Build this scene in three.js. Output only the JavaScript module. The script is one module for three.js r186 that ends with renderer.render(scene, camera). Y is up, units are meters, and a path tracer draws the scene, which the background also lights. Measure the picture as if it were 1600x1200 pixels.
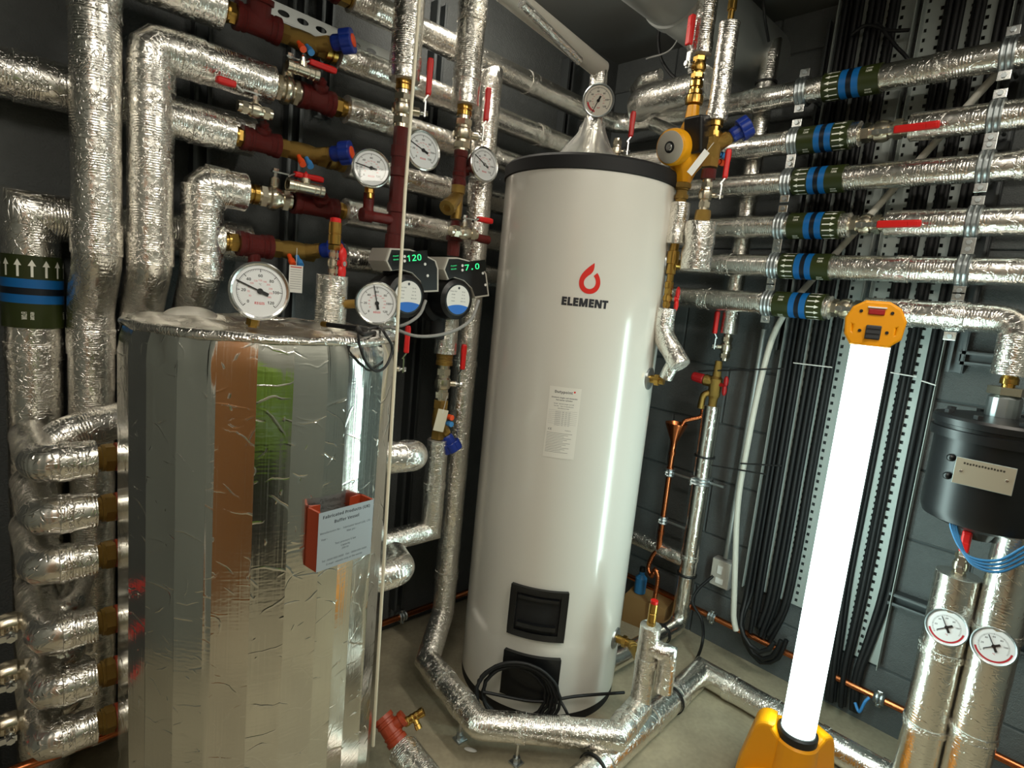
import * as THREE from 'three';
import { mergeGeometries, toCreasedNormals } from 'three/addons/utils/BufferGeometryUtils.js';
import { RoundedBoxGeometry } from 'three/addons/geometries/RoundedBoxGeometry.js';
import { RectAreaLightUniformsLib } from 'three/addons/lights/RectAreaLightUniformsLib.js';

// ------------------------------------------------------------------ camera, light, exposure
const scene = new THREE.Scene();
const EYE = new THREE.Vector3(0, 1.39, 0), FOC = 892.7;
const RIGHT = new THREE.Vector3(0.689, 0.097, -0.718), UP = new THREE.Vector3(-0.171, 0.985, -0.031);
const BACK = new THREE.Vector3().crossVectors(RIGHT, UP).normalize();
UP.crossVectors(BACK, RIGHT).normalize(); RIGHT.normalize();
const camera = new THREE.PerspectiveCamera(2 * Math.atan(600 / FOC) * 180 / Math.PI, 4 / 3, 0.05, 50);
camera.position.copy(EYE);
camera.quaternion.setFromRotationMatrix(new THREE.Matrix4().makeBasis(RIGHT, UP, BACK));
camera.updateMatrixWorld();
scene.background = new THREE.Color(0x000000);
const renderer = new THREE.WebGLRenderer({ antialias: true });
renderer.toneMapping = THREE.LinearToneMapping;
renderer.toneMappingExposure = 1.75;
renderer.shadowMap.enabled = true;
RectAreaLightUniformsLib.init();
const WARM = new THREE.Color(1, 0.93, 0.80), COOL = new THREE.Color(0.74, 1, 0.95);
const BATTEN = 26, TUBE = 6.5;                      // luminance of the ceiling battens and of the work lamp tube
function rectLight(color, intensity, w, h, pos, look) {
  const l = new THREE.RectAreaLight(color, intensity, w, h);
  l.position.copy(pos); l.lookAt(look); scene.add(l); return l;
}

// ------------------------------------------------------------------ helpers
const V = (x, y, z) => new THREE.Vector3(x, y, z);
const ray = (px, py) => RIGHT.clone().multiplyScalar(px - 800).addScaledVector(UP, 600 - py).addScaledVector(BACK, -FOC).normalize();
const X = (px, py, v) => { const d = ray(px, py); return EYE.clone().addScaledVector(d, (v - EYE.x) / d.x); };   // point of a sight line on the plane x = v
const Y = (px, py, v) => { const d = ray(px, py); return EYE.clone().addScaledVector(d, (v - EYE.y) / d.y); };
const Z = (px, py, v) => { const d = ray(px, py); return EYE.clone().addScaledVector(d, (v - EYE.z) / d.z); };
let seed = 7;
const rnd = (a = 0, b = 1) => { seed = (seed * 16807) % 2147483647; return a + (b - a) * (seed / 2147483647); };
const hash = (x, y, s = 0) => { let h = Math.imul(x | 0, 374761393) ^ Math.imul(y | 0, 668265263) ^ Math.imul(s | 0, 2246822519); h = Math.imul(h ^ (h >>> 13), 1274126177); return ((h ^ (h >>> 16)) >>> 0) / 4294967296; };
function vnoise(x, y, px, py, s) {                 // value noise that repeats every px, py cells
  const xi = Math.floor(x), yi = Math.floor(y), fx = x - xi, fy = y - yi, u = fx * fx * (3 - 2 * fx), v = fy * fy * (3 - 2 * fy);
  const m = (a, n) => ((a % n) + n) % n, h = (a, b) => hash(m(a, px), m(b, py), s);
  return (h(xi, yi) * (1 - u) + h(xi + 1, yi) * u) * (1 - v) + (h(xi, yi + 1) * (1 - u) + h(xi + 1, yi + 1) * u) * v;
}
function dataTex(n, f, srgb = false) {
  const d = new Uint8Array(n * n * 4);
  for (let j = 0; j < n; j++) for (let i = 0; i < n; i++) {
    const c = f(i / n, j / n), k = (j * n + i) * 4;
    for (let q = 0; q < 3; q++) d[k + q] = Math.max(0, Math.min(255, 255 * (Array.isArray(c) ? c[q] : c)));
    d[k + 3] = 255;
  }
  const t = new THREE.DataTexture(d, n, n);
  t.wrapS = t.wrapT = THREE.RepeatWrapping; t.magFilter = THREE.LinearFilter; t.minFilter = THREE.LinearMipmapLinearFilter; t.generateMipmaps = true;
  if (srgb) t.colorSpace = THREE.SRGBColorSpace;
  t.needsUpdate = true; return t;
}
const per = (t, m) => { const c = t.clone(); c.repeat.set(1 / m, 1 / m); c.needsUpdate = true; return c; };
function canvasTex(w, h, draw) {
  const c = document.createElement('canvas'); c.width = w; c.height = h; draw(c.getContext('2d'), w, h);
  const t = new THREE.CanvasTexture(c); t.colorSpace = THREE.SRGBColorSpace; t.anisotropy = 8; return t;
}
// ------------------------------------------------------------------ materials
function creaseField(n, count, len, dir, width, keep) {   // heights of random folds in foil, tiling
  const h = new Float32Array(n * n), W = 4;
  for (let k = 0; k < count; k++) {
    let x = rnd(0, n), y = rnd(0, n), a = dir + (rnd() - 0.5) * keep; const L = rnd(len * 0.25, len), s = (rnd() < 0.7 ? 1 : -1) * rnd(0.35, 1), w = width * rnd(0.6, 1.5);
    for (let t = 0; t < L; t++) {
      a += (rnd() - 0.5) * 0.22; if (rnd() < 0.012) a += (rnd() - 0.5) * 1.4; x += Math.cos(a); y += Math.sin(a); const amp = s * Math.sin(Math.PI * t / L);
      for (let j = -W; j <= W; j++) for (let i = -W; i <= W; i++) { const X0 = Math.round(x) + i, Y0 = Math.round(y) + j, d2 = (X0 - x) ** 2 + (Y0 - y) ** 2, q = (((Y0 % n) + n) % n) * n + ((X0 % n) + n) % n, v = amp * Math.exp(-d2 / (2 * w * w)); if (Math.abs(v) > Math.abs(h[q])) h[q] = v; }
    }
  }
  return (u, v) => h[Math.min(n - 1, Math.floor(v * n)) * n + Math.min(n - 1, Math.floor(u * n))];
}
const folds = creaseField(512, 750, 48, 0, 1.1, 7), crinkle = dataTex(512, (u, v) => {
  const r3 = vnoise(u * 7, v * 7, 7, 7, 3), r4 = vnoise(u * 20, v * 24, 20, 24, 4), rib = 0.5 + 0.5 * Math.cos(v * Math.PI * 2 * 34 + 4 * vnoise(u * 8, v * 8, 8, 8, 5)), m = Math.max(0, vnoise(u * 5, v * 7, 5, 7, 6) * 2 - 0.8);
  return 0.3 + 0.28 * folds(u, v) + 0.22 * r3 + 0.13 * r4 + 0.16 * rib * m;
});
const cuts = creaseField(1024, 110, 170, 0, 1.4, 0.7), nicks = creaseField(1024, 120, 44, 0, 1.2, 5), creases = dataTex(1024, (u, v) =>
  0.42 + 0.34 * cuts(u, v) + 0.28 * nicks(u, v) + 0.045 * vnoise(u * 256, v * 4, 256, 4, 15) + 0.035 * vnoise(u * 5, v * 170, 5, 170, 19) + 0.025 * vnoise(u * 90, v * 220, 90, 220, 18) + 0.08 * vnoise(u * 6, v * 5, 6, 5, 16));
const speck = dataTex(512, (u, v) => 0.5 * vnoise(u * 120, v * 120, 120, 120, 21) + 0.3 * vnoise(u * 30, v * 30, 30, 30, 22) + 0.2 * vnoise(u * 8, v * 8, 8, 8, 23));
const patchy = (c, a, s) => dataTex(512, (u, v) => { const n = 1 + a * (0.5 * vnoise(u * 5, v * 5, 5, 5, s) + 0.3 * vnoise(u * 17, v * 17, 17, 17, s + 1) + 0.2 * vnoise(u * 90, v * 90, 90, 90, s + 2) - 0.5); return c.map((q) => q * n / 255); }, true);
const std = (color, roughness, metalness = 0, more = {}) => new THREE.MeshStandardMaterial({ color, roughness, metalness, ...more });
const M = {
  foil: std(0xf0ede6, 0.27, 1, { bumpMap: per(crinkle, 0.2), bumpScale: 0.0042 }),
  foilSmooth: std(0xf0ede6, 0.25, 1, { bumpMap: per(crinkle, 0.26), bumpScale: 0.0028 }),
  foilSleek: std(0xf0ede6, 0.22, 1, { bumpMap: per(crinkle, 0.3), bumpScale: 0.0016 }),
  tape: std(0xf4f1ea, 0.24, 1, { bumpMap: per(crinkle, 0.16), bumpScale: 0.0045 }),
  tank: std(0xe6e6e0, 0.15, 1, { bumpMap: per(creases, 0.7), bumpScale: 0.0022 }),
  tankTop: std(0xe2dfd6, 0.3, 1, { bumpMap: per(creases, 0.35), bumpScale: 0.006 }),
  brass: std(0xb8934c, 0.28, 1), oldBrass: std(0xa08246, 0.34, 1, { bumpMap: per(speck, 0.05), bumpScale: 0.0006 }),
  nickel: std(0xd8cfbb, 0.27, 1), steel: std(0xd6d8d6, 0.25, 1), zinc: std(0xb4bbbd, 0.38, 1), galv: std(0xaeb2b0, 0.5, 0.85),
  copper: std(0xc9764a, 0.27, 1), redIron: std(0x5c0d09, 0.24, 0, { bumpMap: per(speck, 0.06), bumpScale: 0.0008 }),
  orangeIron: std(0x9c3a1c, 0.4),
  red: std(0xd31a18, 0.4), darkRed: std(0xa01418, 0.45), blue: std(0x132f88, 0.35), skyBlue: std(0x3c86c8, 0.5), orange: std(0xf0531c, 0.45), yellow: std(0xf0a000, 0.42), pumpYellow: std(0xf0a818, 0.35),
  black: std(0x0d0e10, 0.38), blackMat: std(0x101113, 0.7), rubber: std(0x151617, 0.55), cable: std(0x0a0c0e, 0.58), grey: std(0x8d8d8a, 0.6), darkGrey: std(0x33363a, 0.5),
  white: std(0xe6e6e2, 0.5), cream: std(0xd9d3bd, 0.5), conduit: std(0xc9c8bd, 0.45), enamel: new THREE.MeshPhysicalMaterial({ color: 0xd9d7cf, roughness: 0.22, clearcoat: 0.5, clearcoatRoughness: 0.1 }),
  panelGrey: std(0xb8b4aa, 0.4), card: std(0x8a6a3e, 0.8), bluePlastic: std(0x2d6fa0, 0.4), pale: std(0xa6aeaa, 0.55, 0.3),
  glass: new THREE.MeshPhysicalMaterial({ color: 0xffffff, roughness: 0.02, transmission: 1, thickness: 0 }),
  bag: new THREE.MeshPhysicalMaterial({ color: 0xf4f4f0, roughness: 0.3, transmission: 0.85, thickness: 0, side: THREE.DoubleSide }),
  wallDark: std(0xffffff, 0.75, 0, { map: per(patchy([74, 77, 77], 0.25, 31), 1.3), bumpMap: per(speck, 0.4), bumpScale: 0.002 }),
  block: std(0xffffff, 0.7, 0, { map: per(patchy([86, 90, 90], 0.2, 41), 0.9), bumpMap: per(speck, 0.25), bumpScale: 0.0022 }),
  mortar: std(0x565b5c, 0.8), ceiling: std(0x5b5d5a, 0.8), paleWall: std(0x80827c, 0.8),
  floor: std(0xffffff, 0.42, 0, { map: per(patchy([158, 150, 128], 0.35, 51), 0.8), bumpMap: per(speck, 0.3), bumpScale: 0.0006 }),
  plate: std(0xb4b1a6, 0.5), strut: std(0x5d6162, 0.5, 0.7), olive: std(0x2c3512, 0.4), wood: std(0x87582f, 0.5), hivis: std(0x6f8f20, 0.7),
};

const taken = {};
const numbered = (n) => { const k = taken[n] = (taken[n] ?? -1) + 1; return k ? n + '_' + String(k).padStart(3, '0') : n; };
function tag(o, label, category, group) { o.userData.label = label; o.userData.category = category; if (group) o.userData.group = group; return o; }
function thing(name, label, category, at = V(0, 0, 0), group) {
  const g = new THREE.Group(); g.name = numbered(name); g.position.copy(at); tag(g, label, category, group); scene.add(g); g.updateMatrixWorld(); return g;
}
function local(parent, name, geo, mat, label) {       // geometry already in the thing's own frame
  const m = new THREE.Mesh(geo, mat); m.name = name; m.castShadow = m.receiveShadow = true; if (label) m.userData.label = label; parent.add(m); return m;
}
function part(parent, name, geo, mat, label) {        // geometry given in world coordinates
  parent.updateWorldMatrix(true, false);
  return local(parent, name, geo.applyMatrix4(parent.matrixWorld.clone().invert()), mat, label);
}
function solo(name, label, category, geo, mat, group) {
  geo.computeBoundingBox(); const c = geo.boundingBox.getCenter(V()); c.y = geo.boundingBox.min.y; geo.translate(-c.x, -c.y, -c.z);
  const m = new THREE.Mesh(geo, mat); m.name = numbered(name); m.position.copy(c); m.castShadow = m.receiveShadow = true; scene.add(m); return tag(m, label, category, group);
}
function struct(name, geo, mat, parent) {
  const m = new THREE.Mesh(geo, mat); m.name = parent ? name : name; m.castShadow = m.receiveShadow = true; if (!parent) m.userData.kind = 'structure'; (parent || scene).add(m); return m;
}
function place(g, pos, dir, up = V(0, 1, 0)) {        // own +X along dir, own +Y towards up
  const x = dir.clone().normalize(); let z = V().crossVectors(x, up); if (z.length() < 1e-4) z = V().crossVectors(x, V(0.3, 0.2, 1)); z.normalize();
  g.position.copy(pos); g.quaternion.setFromRotationMatrix(new THREE.Matrix4().makeBasis(x, V().crossVectors(z, x), z)); g.updateMatrixWorld(); return g;
}
const merge = (...g) => mergeGeometries(g.flat().map((q) => { const a = q.index ? q.toNonIndexed() : q; for (const k of Object.keys(a.attributes)) if (!['position', 'normal', 'uv'].includes(k)) a.deleteAttribute(k); return a; }));
const box = (w, h, d, x = 0, y = 0, z = 0, r) => (r ? new RoundedBoxGeometry(w, h, d, 2, r) : new THREE.BoxGeometry(w, h, d)).translate(x, y, z);
function rv(prof, seg = 24, crease = 0.5) {           // profile of [x, radius] turned about the X axis
  const g = new THREE.LatheGeometry(prof.map(([x, r]) => new THREE.Vector2(Math.max(r, 1e-5), x)), seg).rotateZ(-Math.PI / 2); g.scale(1, 1, 1);
  return toCreasedNormals(g, crease);
}
const hexX = (r, h, x = 0) => toCreasedNormals(new THREE.CylinderGeometry(r, r, h, 6).rotateZ(Math.PI / 2).translate(x, 0, 0), 0.3);
const cylX = (r, h, x = 0, seg = 20) => new THREE.CylinderGeometry(r, r, h, seg).rotateZ(-Math.PI / 2).translate(x, 0, 0);
const cylY = (r, h, x = 0, y = 0, z = 0, seg = 20) => new THREE.CylinderGeometry(r, r, h, seg).translate(x, y, z);
const aim = (geo, pos, dir, up) => { const g = new THREE.Group(); place(g, pos, dir, up); return geo.applyMatrix4(g.matrixWorld); };

function rounded(pts, bend, steps = 5) {              // polyline with filleted corners
  const out = [pts[0].clone()];
  for (let i = 1; i < pts.length - 1; i++) {
    if ((Array.isArray(bend) ? bend[i] : bend) < 0.006) { out.push(pts[i].clone()); continue; }
    const a = pts[i - 1], b = pts[i], c = pts[i + 1], la = a.distanceTo(b), lc = b.distanceTo(c), t = Math.min(Array.isArray(bend) ? bend[i] : bend, la * 0.48, lc * 0.48);
    const p = b.clone().lerp(a, t / la), q = b.clone().lerp(c, t / lc);
    for (let k = 0; k <= steps; k++) { const s = k / steps; out.push(p.clone().multiplyScalar((1 - s) ** 2).addScaledVector(b, 2 * s * (1 - s)).addScaledVector(q, s * s)); }
  }
  out.push(pts.at(-1).clone()); return out;
}
const smooth = (pts, n = 60) => new THREE.CatmullRomCurve3(pts, false, 'centripetal').getSpacedPoints(n);
function sweep(path, r, { seg = 20, step = 0, lump = 0, cap = true } = {}) {
  let P = path;
  if (step) { P = [path[0]]; for (let i = 1; i < path.length; i++) { const n = Math.max(1, Math.round(path[i].distanceTo(path[i - 1]) / step)); for (let k = 1; k <= n; k++) P.push(path[i - 1].clone().lerp(path[i], k / n)); } }
  const n = P.length, T = P.map((p, i) => P[Math.min(n - 1, i + 1)].clone().sub(P[Math.max(0, i - 1)]).normalize());
  let N = V(0, 1, 0); if (Math.abs(T[0].y) > 0.9) N = V(1, 0, 0);
  const pos = [], uv = [], idx = []; let s = 0; const s0 = rnd(0, 9);
  for (let i = 0; i < n; i++) {
    N.addScaledVector(T[i], -N.dot(T[i])).normalize(); const B = V().crossVectors(T[i], N);
    let K = null, ks = 0;                               // mitre: stretch the ring across a sharp corner
    if (i && i < n - 1) { const a = P[i].clone().sub(P[i - 1]).normalize(), b = P[i + 1].clone().sub(P[i]).normalize(), c = a.dot(b); if (c < 0.97) { K = b.clone().sub(a).normalize(); ks = 1 / Math.max(0.35, Math.sqrt((1 + c) / 2)) - 1; } }
    if (i) s += P[i].distanceTo(P[i - 1]);
    for (let j = 0; j <= seg; j++) {
      const a = j / seg * Math.PI * 2; let R = typeof r === 'function' ? r(s) : r;
      if (lump) R += lump * (vnoise(s * 26 + s0, (j % seg) / seg * 7, 9999, 7, 71) + 0.6 * vnoise(s * 70 + s0, (j % seg) / seg * 16, 9999, 16, 72) - 0.8);
      const off = N.clone().multiplyScalar(Math.cos(a) * R).addScaledVector(B, Math.sin(a) * R); if (K) off.addScaledVector(K, off.dot(K) * ks);
      pos.push(...off.add(P[i]).toArray()); uv.push(a * (typeof r === 'number' ? r : 0.04) , s + s0);
    }
  }
  for (let i = 0; i < n - 1; i++) for (let j = 0; j < seg; j++) { const a = i * (seg + 1) + j, b = a + seg + 1; idx.push(a, a + 1, b, b, a + 1, b + 1); }
  const g = new THREE.BufferGeometry(); g.setAttribute('position', new THREE.Float32BufferAttribute(pos, 3)); g.setAttribute('uv', new THREE.Float32BufferAttribute(uv, 2)); g.setIndex(idx); g.computeVertexNormals();
  const nn = g.attributes.normal; for (let i = 0; i < n; i++) { const a = i * (seg + 1), b = a + seg, v = V(nn.getX(a) + nn.getX(b), nn.getY(a) + nn.getY(b), nn.getZ(a) + nn.getZ(b)).normalize(); nn.setXYZ(a, v.x, v.y, v.z); nn.setXYZ(b, v.x, v.y, v.z); }
  if (!cap) return g;
  const ends = [0, n - 1].map((i) => { const R = typeof r === 'function' ? r(i ? s : 0) : r; return aim(rv([[0, R], [0.001, R * 0.97], [0.001, 0]], seg), P[i], i ? T[i] : T[i].clone().negate(), V(0.1, 1, 0.2)); });
  return merge(g, ends);
}
const ring = (pos, dir, r, w = 0.03, seg = 24) => aim(rv([[-w / 2, r - 0.004], [-w / 2, r], [w / 2, r], [w / 2, r - 0.004]], seg), pos, dir);
// a foil-jacketed pipe: jacket plus foil tape bands at its joints
function foilPipe(label, pts, r, { bend = 0.06, tapes = [], group, straps = [], name = 'insulated_pipe', mat = M.foil, lump = 0.0014, cat = 'pipe', steps = 5 } = {}) {
  const o = thing(name, label, cat, pts[0], group);
  part(o, 'foil_jacket', sweep(rounded(pts, bend, steps), r, { seg: 28, step: 0.016, lump }), mat);
  for (const [i, t, w] of tapes) { const a = pts[i], b = pts[i + 1]; part(o, 'tape_band', sweep([0, 0.33, 0.66, 1].map((q) => a.clone().lerp(b, t).addScaledVector(b.clone().sub(a).normalize(), (q - 0.5) * (w || 0.05))), r + 0.0025, { seg: 28, lump: 0.0018 }), M.tape); }
  for (const [i, t] of straps) { const a = pts[i], b = pts[i + 1]; part(o, 'black_strap', ring(a.clone().lerp(b, t), b.clone().sub(a), r + 0.0055, 0.007, 28), M.rubber, 'black cable tie'); }
  return o;
}
const tubeThing = (name, label, cat, path, r, mat, group, seg = 10) => solo(name, label, cat, sweep(path, r, { seg }), mat, group);

// ------------------------------------------------------------------ the room
const WX = -1.85, WZ = -2.33, CEIL = 2.56, EX = 0.8, EZ = 0.75;
struct('floor', box(EX - WX + 0.4, 0.1, EZ - WZ + 0.4, (EX + WX) / 2, -0.05, (EZ + WZ) / 2), M.floor);
{ const f = scene.getObjectByName('floor').geometry, p = f.attributes.position, uv = f.attributes.uv; for (let i = 0; i < p.count; i++) uv.setXY(i, p.getX(i), p.getZ(i)); }
struct('ceiling', box(EX - WX + 0.4, 0.1, EZ - WZ + 0.4, (EX + WX) / 2, CEIL + 0.05, (EZ + WZ) / 2), M.ceiling);
const wallL = struct('wall_left', box(0.15, CEIL, EZ - WZ + 0.4, WX - 0.075, CEIL / 2, (EZ + WZ) / 2), M.wallDark);
{ const p = wallL.geometry.attributes.position, uv = wallL.geometry.attributes.uv; for (let i = 0; i < p.count; i++) uv.setXY(i, p.getZ(i), p.getY(i)); }
struct('wall_back', box(EX - WX + 0.4, CEIL, 0.15, (EX + WX) / 2, CEIL / 2, EZ + 0.075), M.paleWall);
struct('wall_front', box(0.15, CEIL, EZ - WZ + 0.4, EX + 0.075, CEIL / 2, (EZ + WZ) / 2), M.paleWall);
const wallR = struct('wall_right', box(EX - WX, CEIL, 0.15, (EX + WX) / 2, CEIL / 2, WZ - 0.085), M.mortar);
{
  const bw = 0.45, bh = 0.244, kinds = [];
  const chamfer = (w, h) => {
    const s = new THREE.Shape([new THREE.Vector2(-w / 2, -h / 2), new THREE.Vector2(w / 2, -h / 2), new THREE.Vector2(w / 2, h / 2), new THREE.Vector2(-w / 2, h / 2)]);
    return new THREE.ExtrudeGeometry(s, { depth: 0.003, bevelEnabled: true, bevelThickness: 0.003, bevelSize: 0.003, bevelSegments: 1 });
  };
  for (let k = 0; k < 4; k++) { const g = chamfer(bw - 0.013, bh - 0.013), uv = g.attributes.uv; for (let i = 0; i < uv.count; i++) uv.setXY(i, uv.getX(i) + k * 0.37, uv.getY(i) + k * 0.61); kinds.push(g); }
  for (let j = 0; j * bh < CEIL + 0.02; j++) for (let i = 0; i < 7; i++) {
    const x = WX + (i + (j % 2 ? 0.5 : 0)) * bw + 0.1, y = (j + 0.5) * bh - 0.019;
    if (x + bw / 2 < WX || y + bh / 2 > CEIL + 0.12) continue;
    const m = struct('block', kinds[(i * 3 + j * 5) % 4], M.block, wallR); m.position.set(x, y, WZ - 0.0085 + hash(i, j, 3) * 0.0015);
  }
}

// ------------------------------------------------------------------ lamps and what stands behind the camera (mirrored in the foil)
function batten(label, pos, len, turn) {
  const o = thing('ceiling_light', label, 'light', pos); o.rotation.y = turn; o.updateMatrixWorld();
  local(o, 'housing', box(len, 0.05, 0.12, 0, 0, 0, 0.01), M.white);
  local(o, 'diffuser', box(len - 0.04, 0.03, 0.10, 0, -0.035, 0, 0.012), std(0xffffff, 0.5, 0, { emissive: WARM, emissiveIntensity: 6 }));
  rectLight(WARM, BATTEN, len - 0.04, 0.1, pos.clone().add(V(0, -0.056, 0)), pos.clone().add(V(0, -2, 0)));
}
batten('long ceiling light batten running across the room behind the camera', V(0.1, 2.53, 0.2), 1.1, Math.PI / 4 + 0.1);
batten('long ceiling light batten over the middle of the room', V(0.35, 2.53, -1.1), 1.5, Math.PI / 2);
{
  const d = thing('door', 'varnished timber door in the grey wall behind the camera', 'door', V(0.05, 0, EZ - 0.03));
  local(d, 'leaf', box(0.84, 2.0, 0.05, 0, 1.0, 0), M.wood); local(d, 'frame', merge(box(0.06, 2.06, 0.08, -0.45, 1.03, 0), box(0.06, 2.06, 0.08, 0.45, 1.03, 0), box(0.96, 0.06, 0.08, 0, 2.06, 0)), M.white);
  local(d, 'handle', merge(cylY(0.01, 0.14, 0.34, 1.02, -0.06), box(0.12, 0.02, 0.02, 0.29, 1.06, -0.07)), M.steel);
  const s = thing('coat_stand', 'slim coat stand behind the camera', 'coat stand', V(0.62, 0, 0.12));
  local(s, 'base', rv([[0, 0], [0, 0.16], [0.015, 0.155], [0.03, 0.02], [0.03, 0]]).rotateZ(Math.PI / 2), M.blackMat); local(s, 'pole', merge(cylY(0.012, 1.23, 0, 0.635, 0), box(0.17, 0.012, 0.012, -0.08, 1.25, 0)), M.blackMat);
  const j = thing('work_jacket', 'lime green work jacket on the coat stand behind the camera', 'jacket', V(0.46, 0.62, 0.12)); j.rotation.y = 1.3;
  local(j, 'body', rv([[0, 0.19], [0.02, 0.2], [0.3, 0.19], [0.5, 0.2], [0.58, 0.16], [0.61, 0.07], [0.61, 0.05]], 32, 1.2).rotateZ(Math.PI / 2).scale(1, 1, 0.5), M.hivis);
  for (const q of [-1, 1]) local(j, 'sleeve', sweep(smooth([V(q * 0.17, 0.55, 0), V(q * 0.23, 0.4, 0.01), V(q * 0.245, 0.1, 0.03)], 14), 0.055, { seg: 16 }), M.hivis);
  const tr = thing('work_trousers', 'dark work trousers hanging under the lime jacket behind the camera', 'trousers', V(0.46, 0.05, 0.12)); tr.rotation.y = 1.3; local(tr, 'waist', rv([[0.5, 0.12], [0.6, 0.15], [0.6, 0.1]], 24, 1.2).rotateZ(Math.PI / 2).scale(1, 1, 0.6), M.blackMat); for (const q of [-1, 1]) local(tr, 'trouser_leg', sweep([V(q * 0.075, 0.56, 0), V(q * 0.09, 0.3, 0), V(q * 0.1, 0.03, 0)], (s) => 0.085 - s * 0.03, { seg: 16 }), M.blackMat);
  local(j, 'reflective_strip', rv([[0.16, 0.199], [0.16, 0.201], [0.2, 0.2], [0.2, 0.198]], 32).rotateZ(Math.PI / 2).scale(1, 1, 0.5), M.zinc);
}

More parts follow.
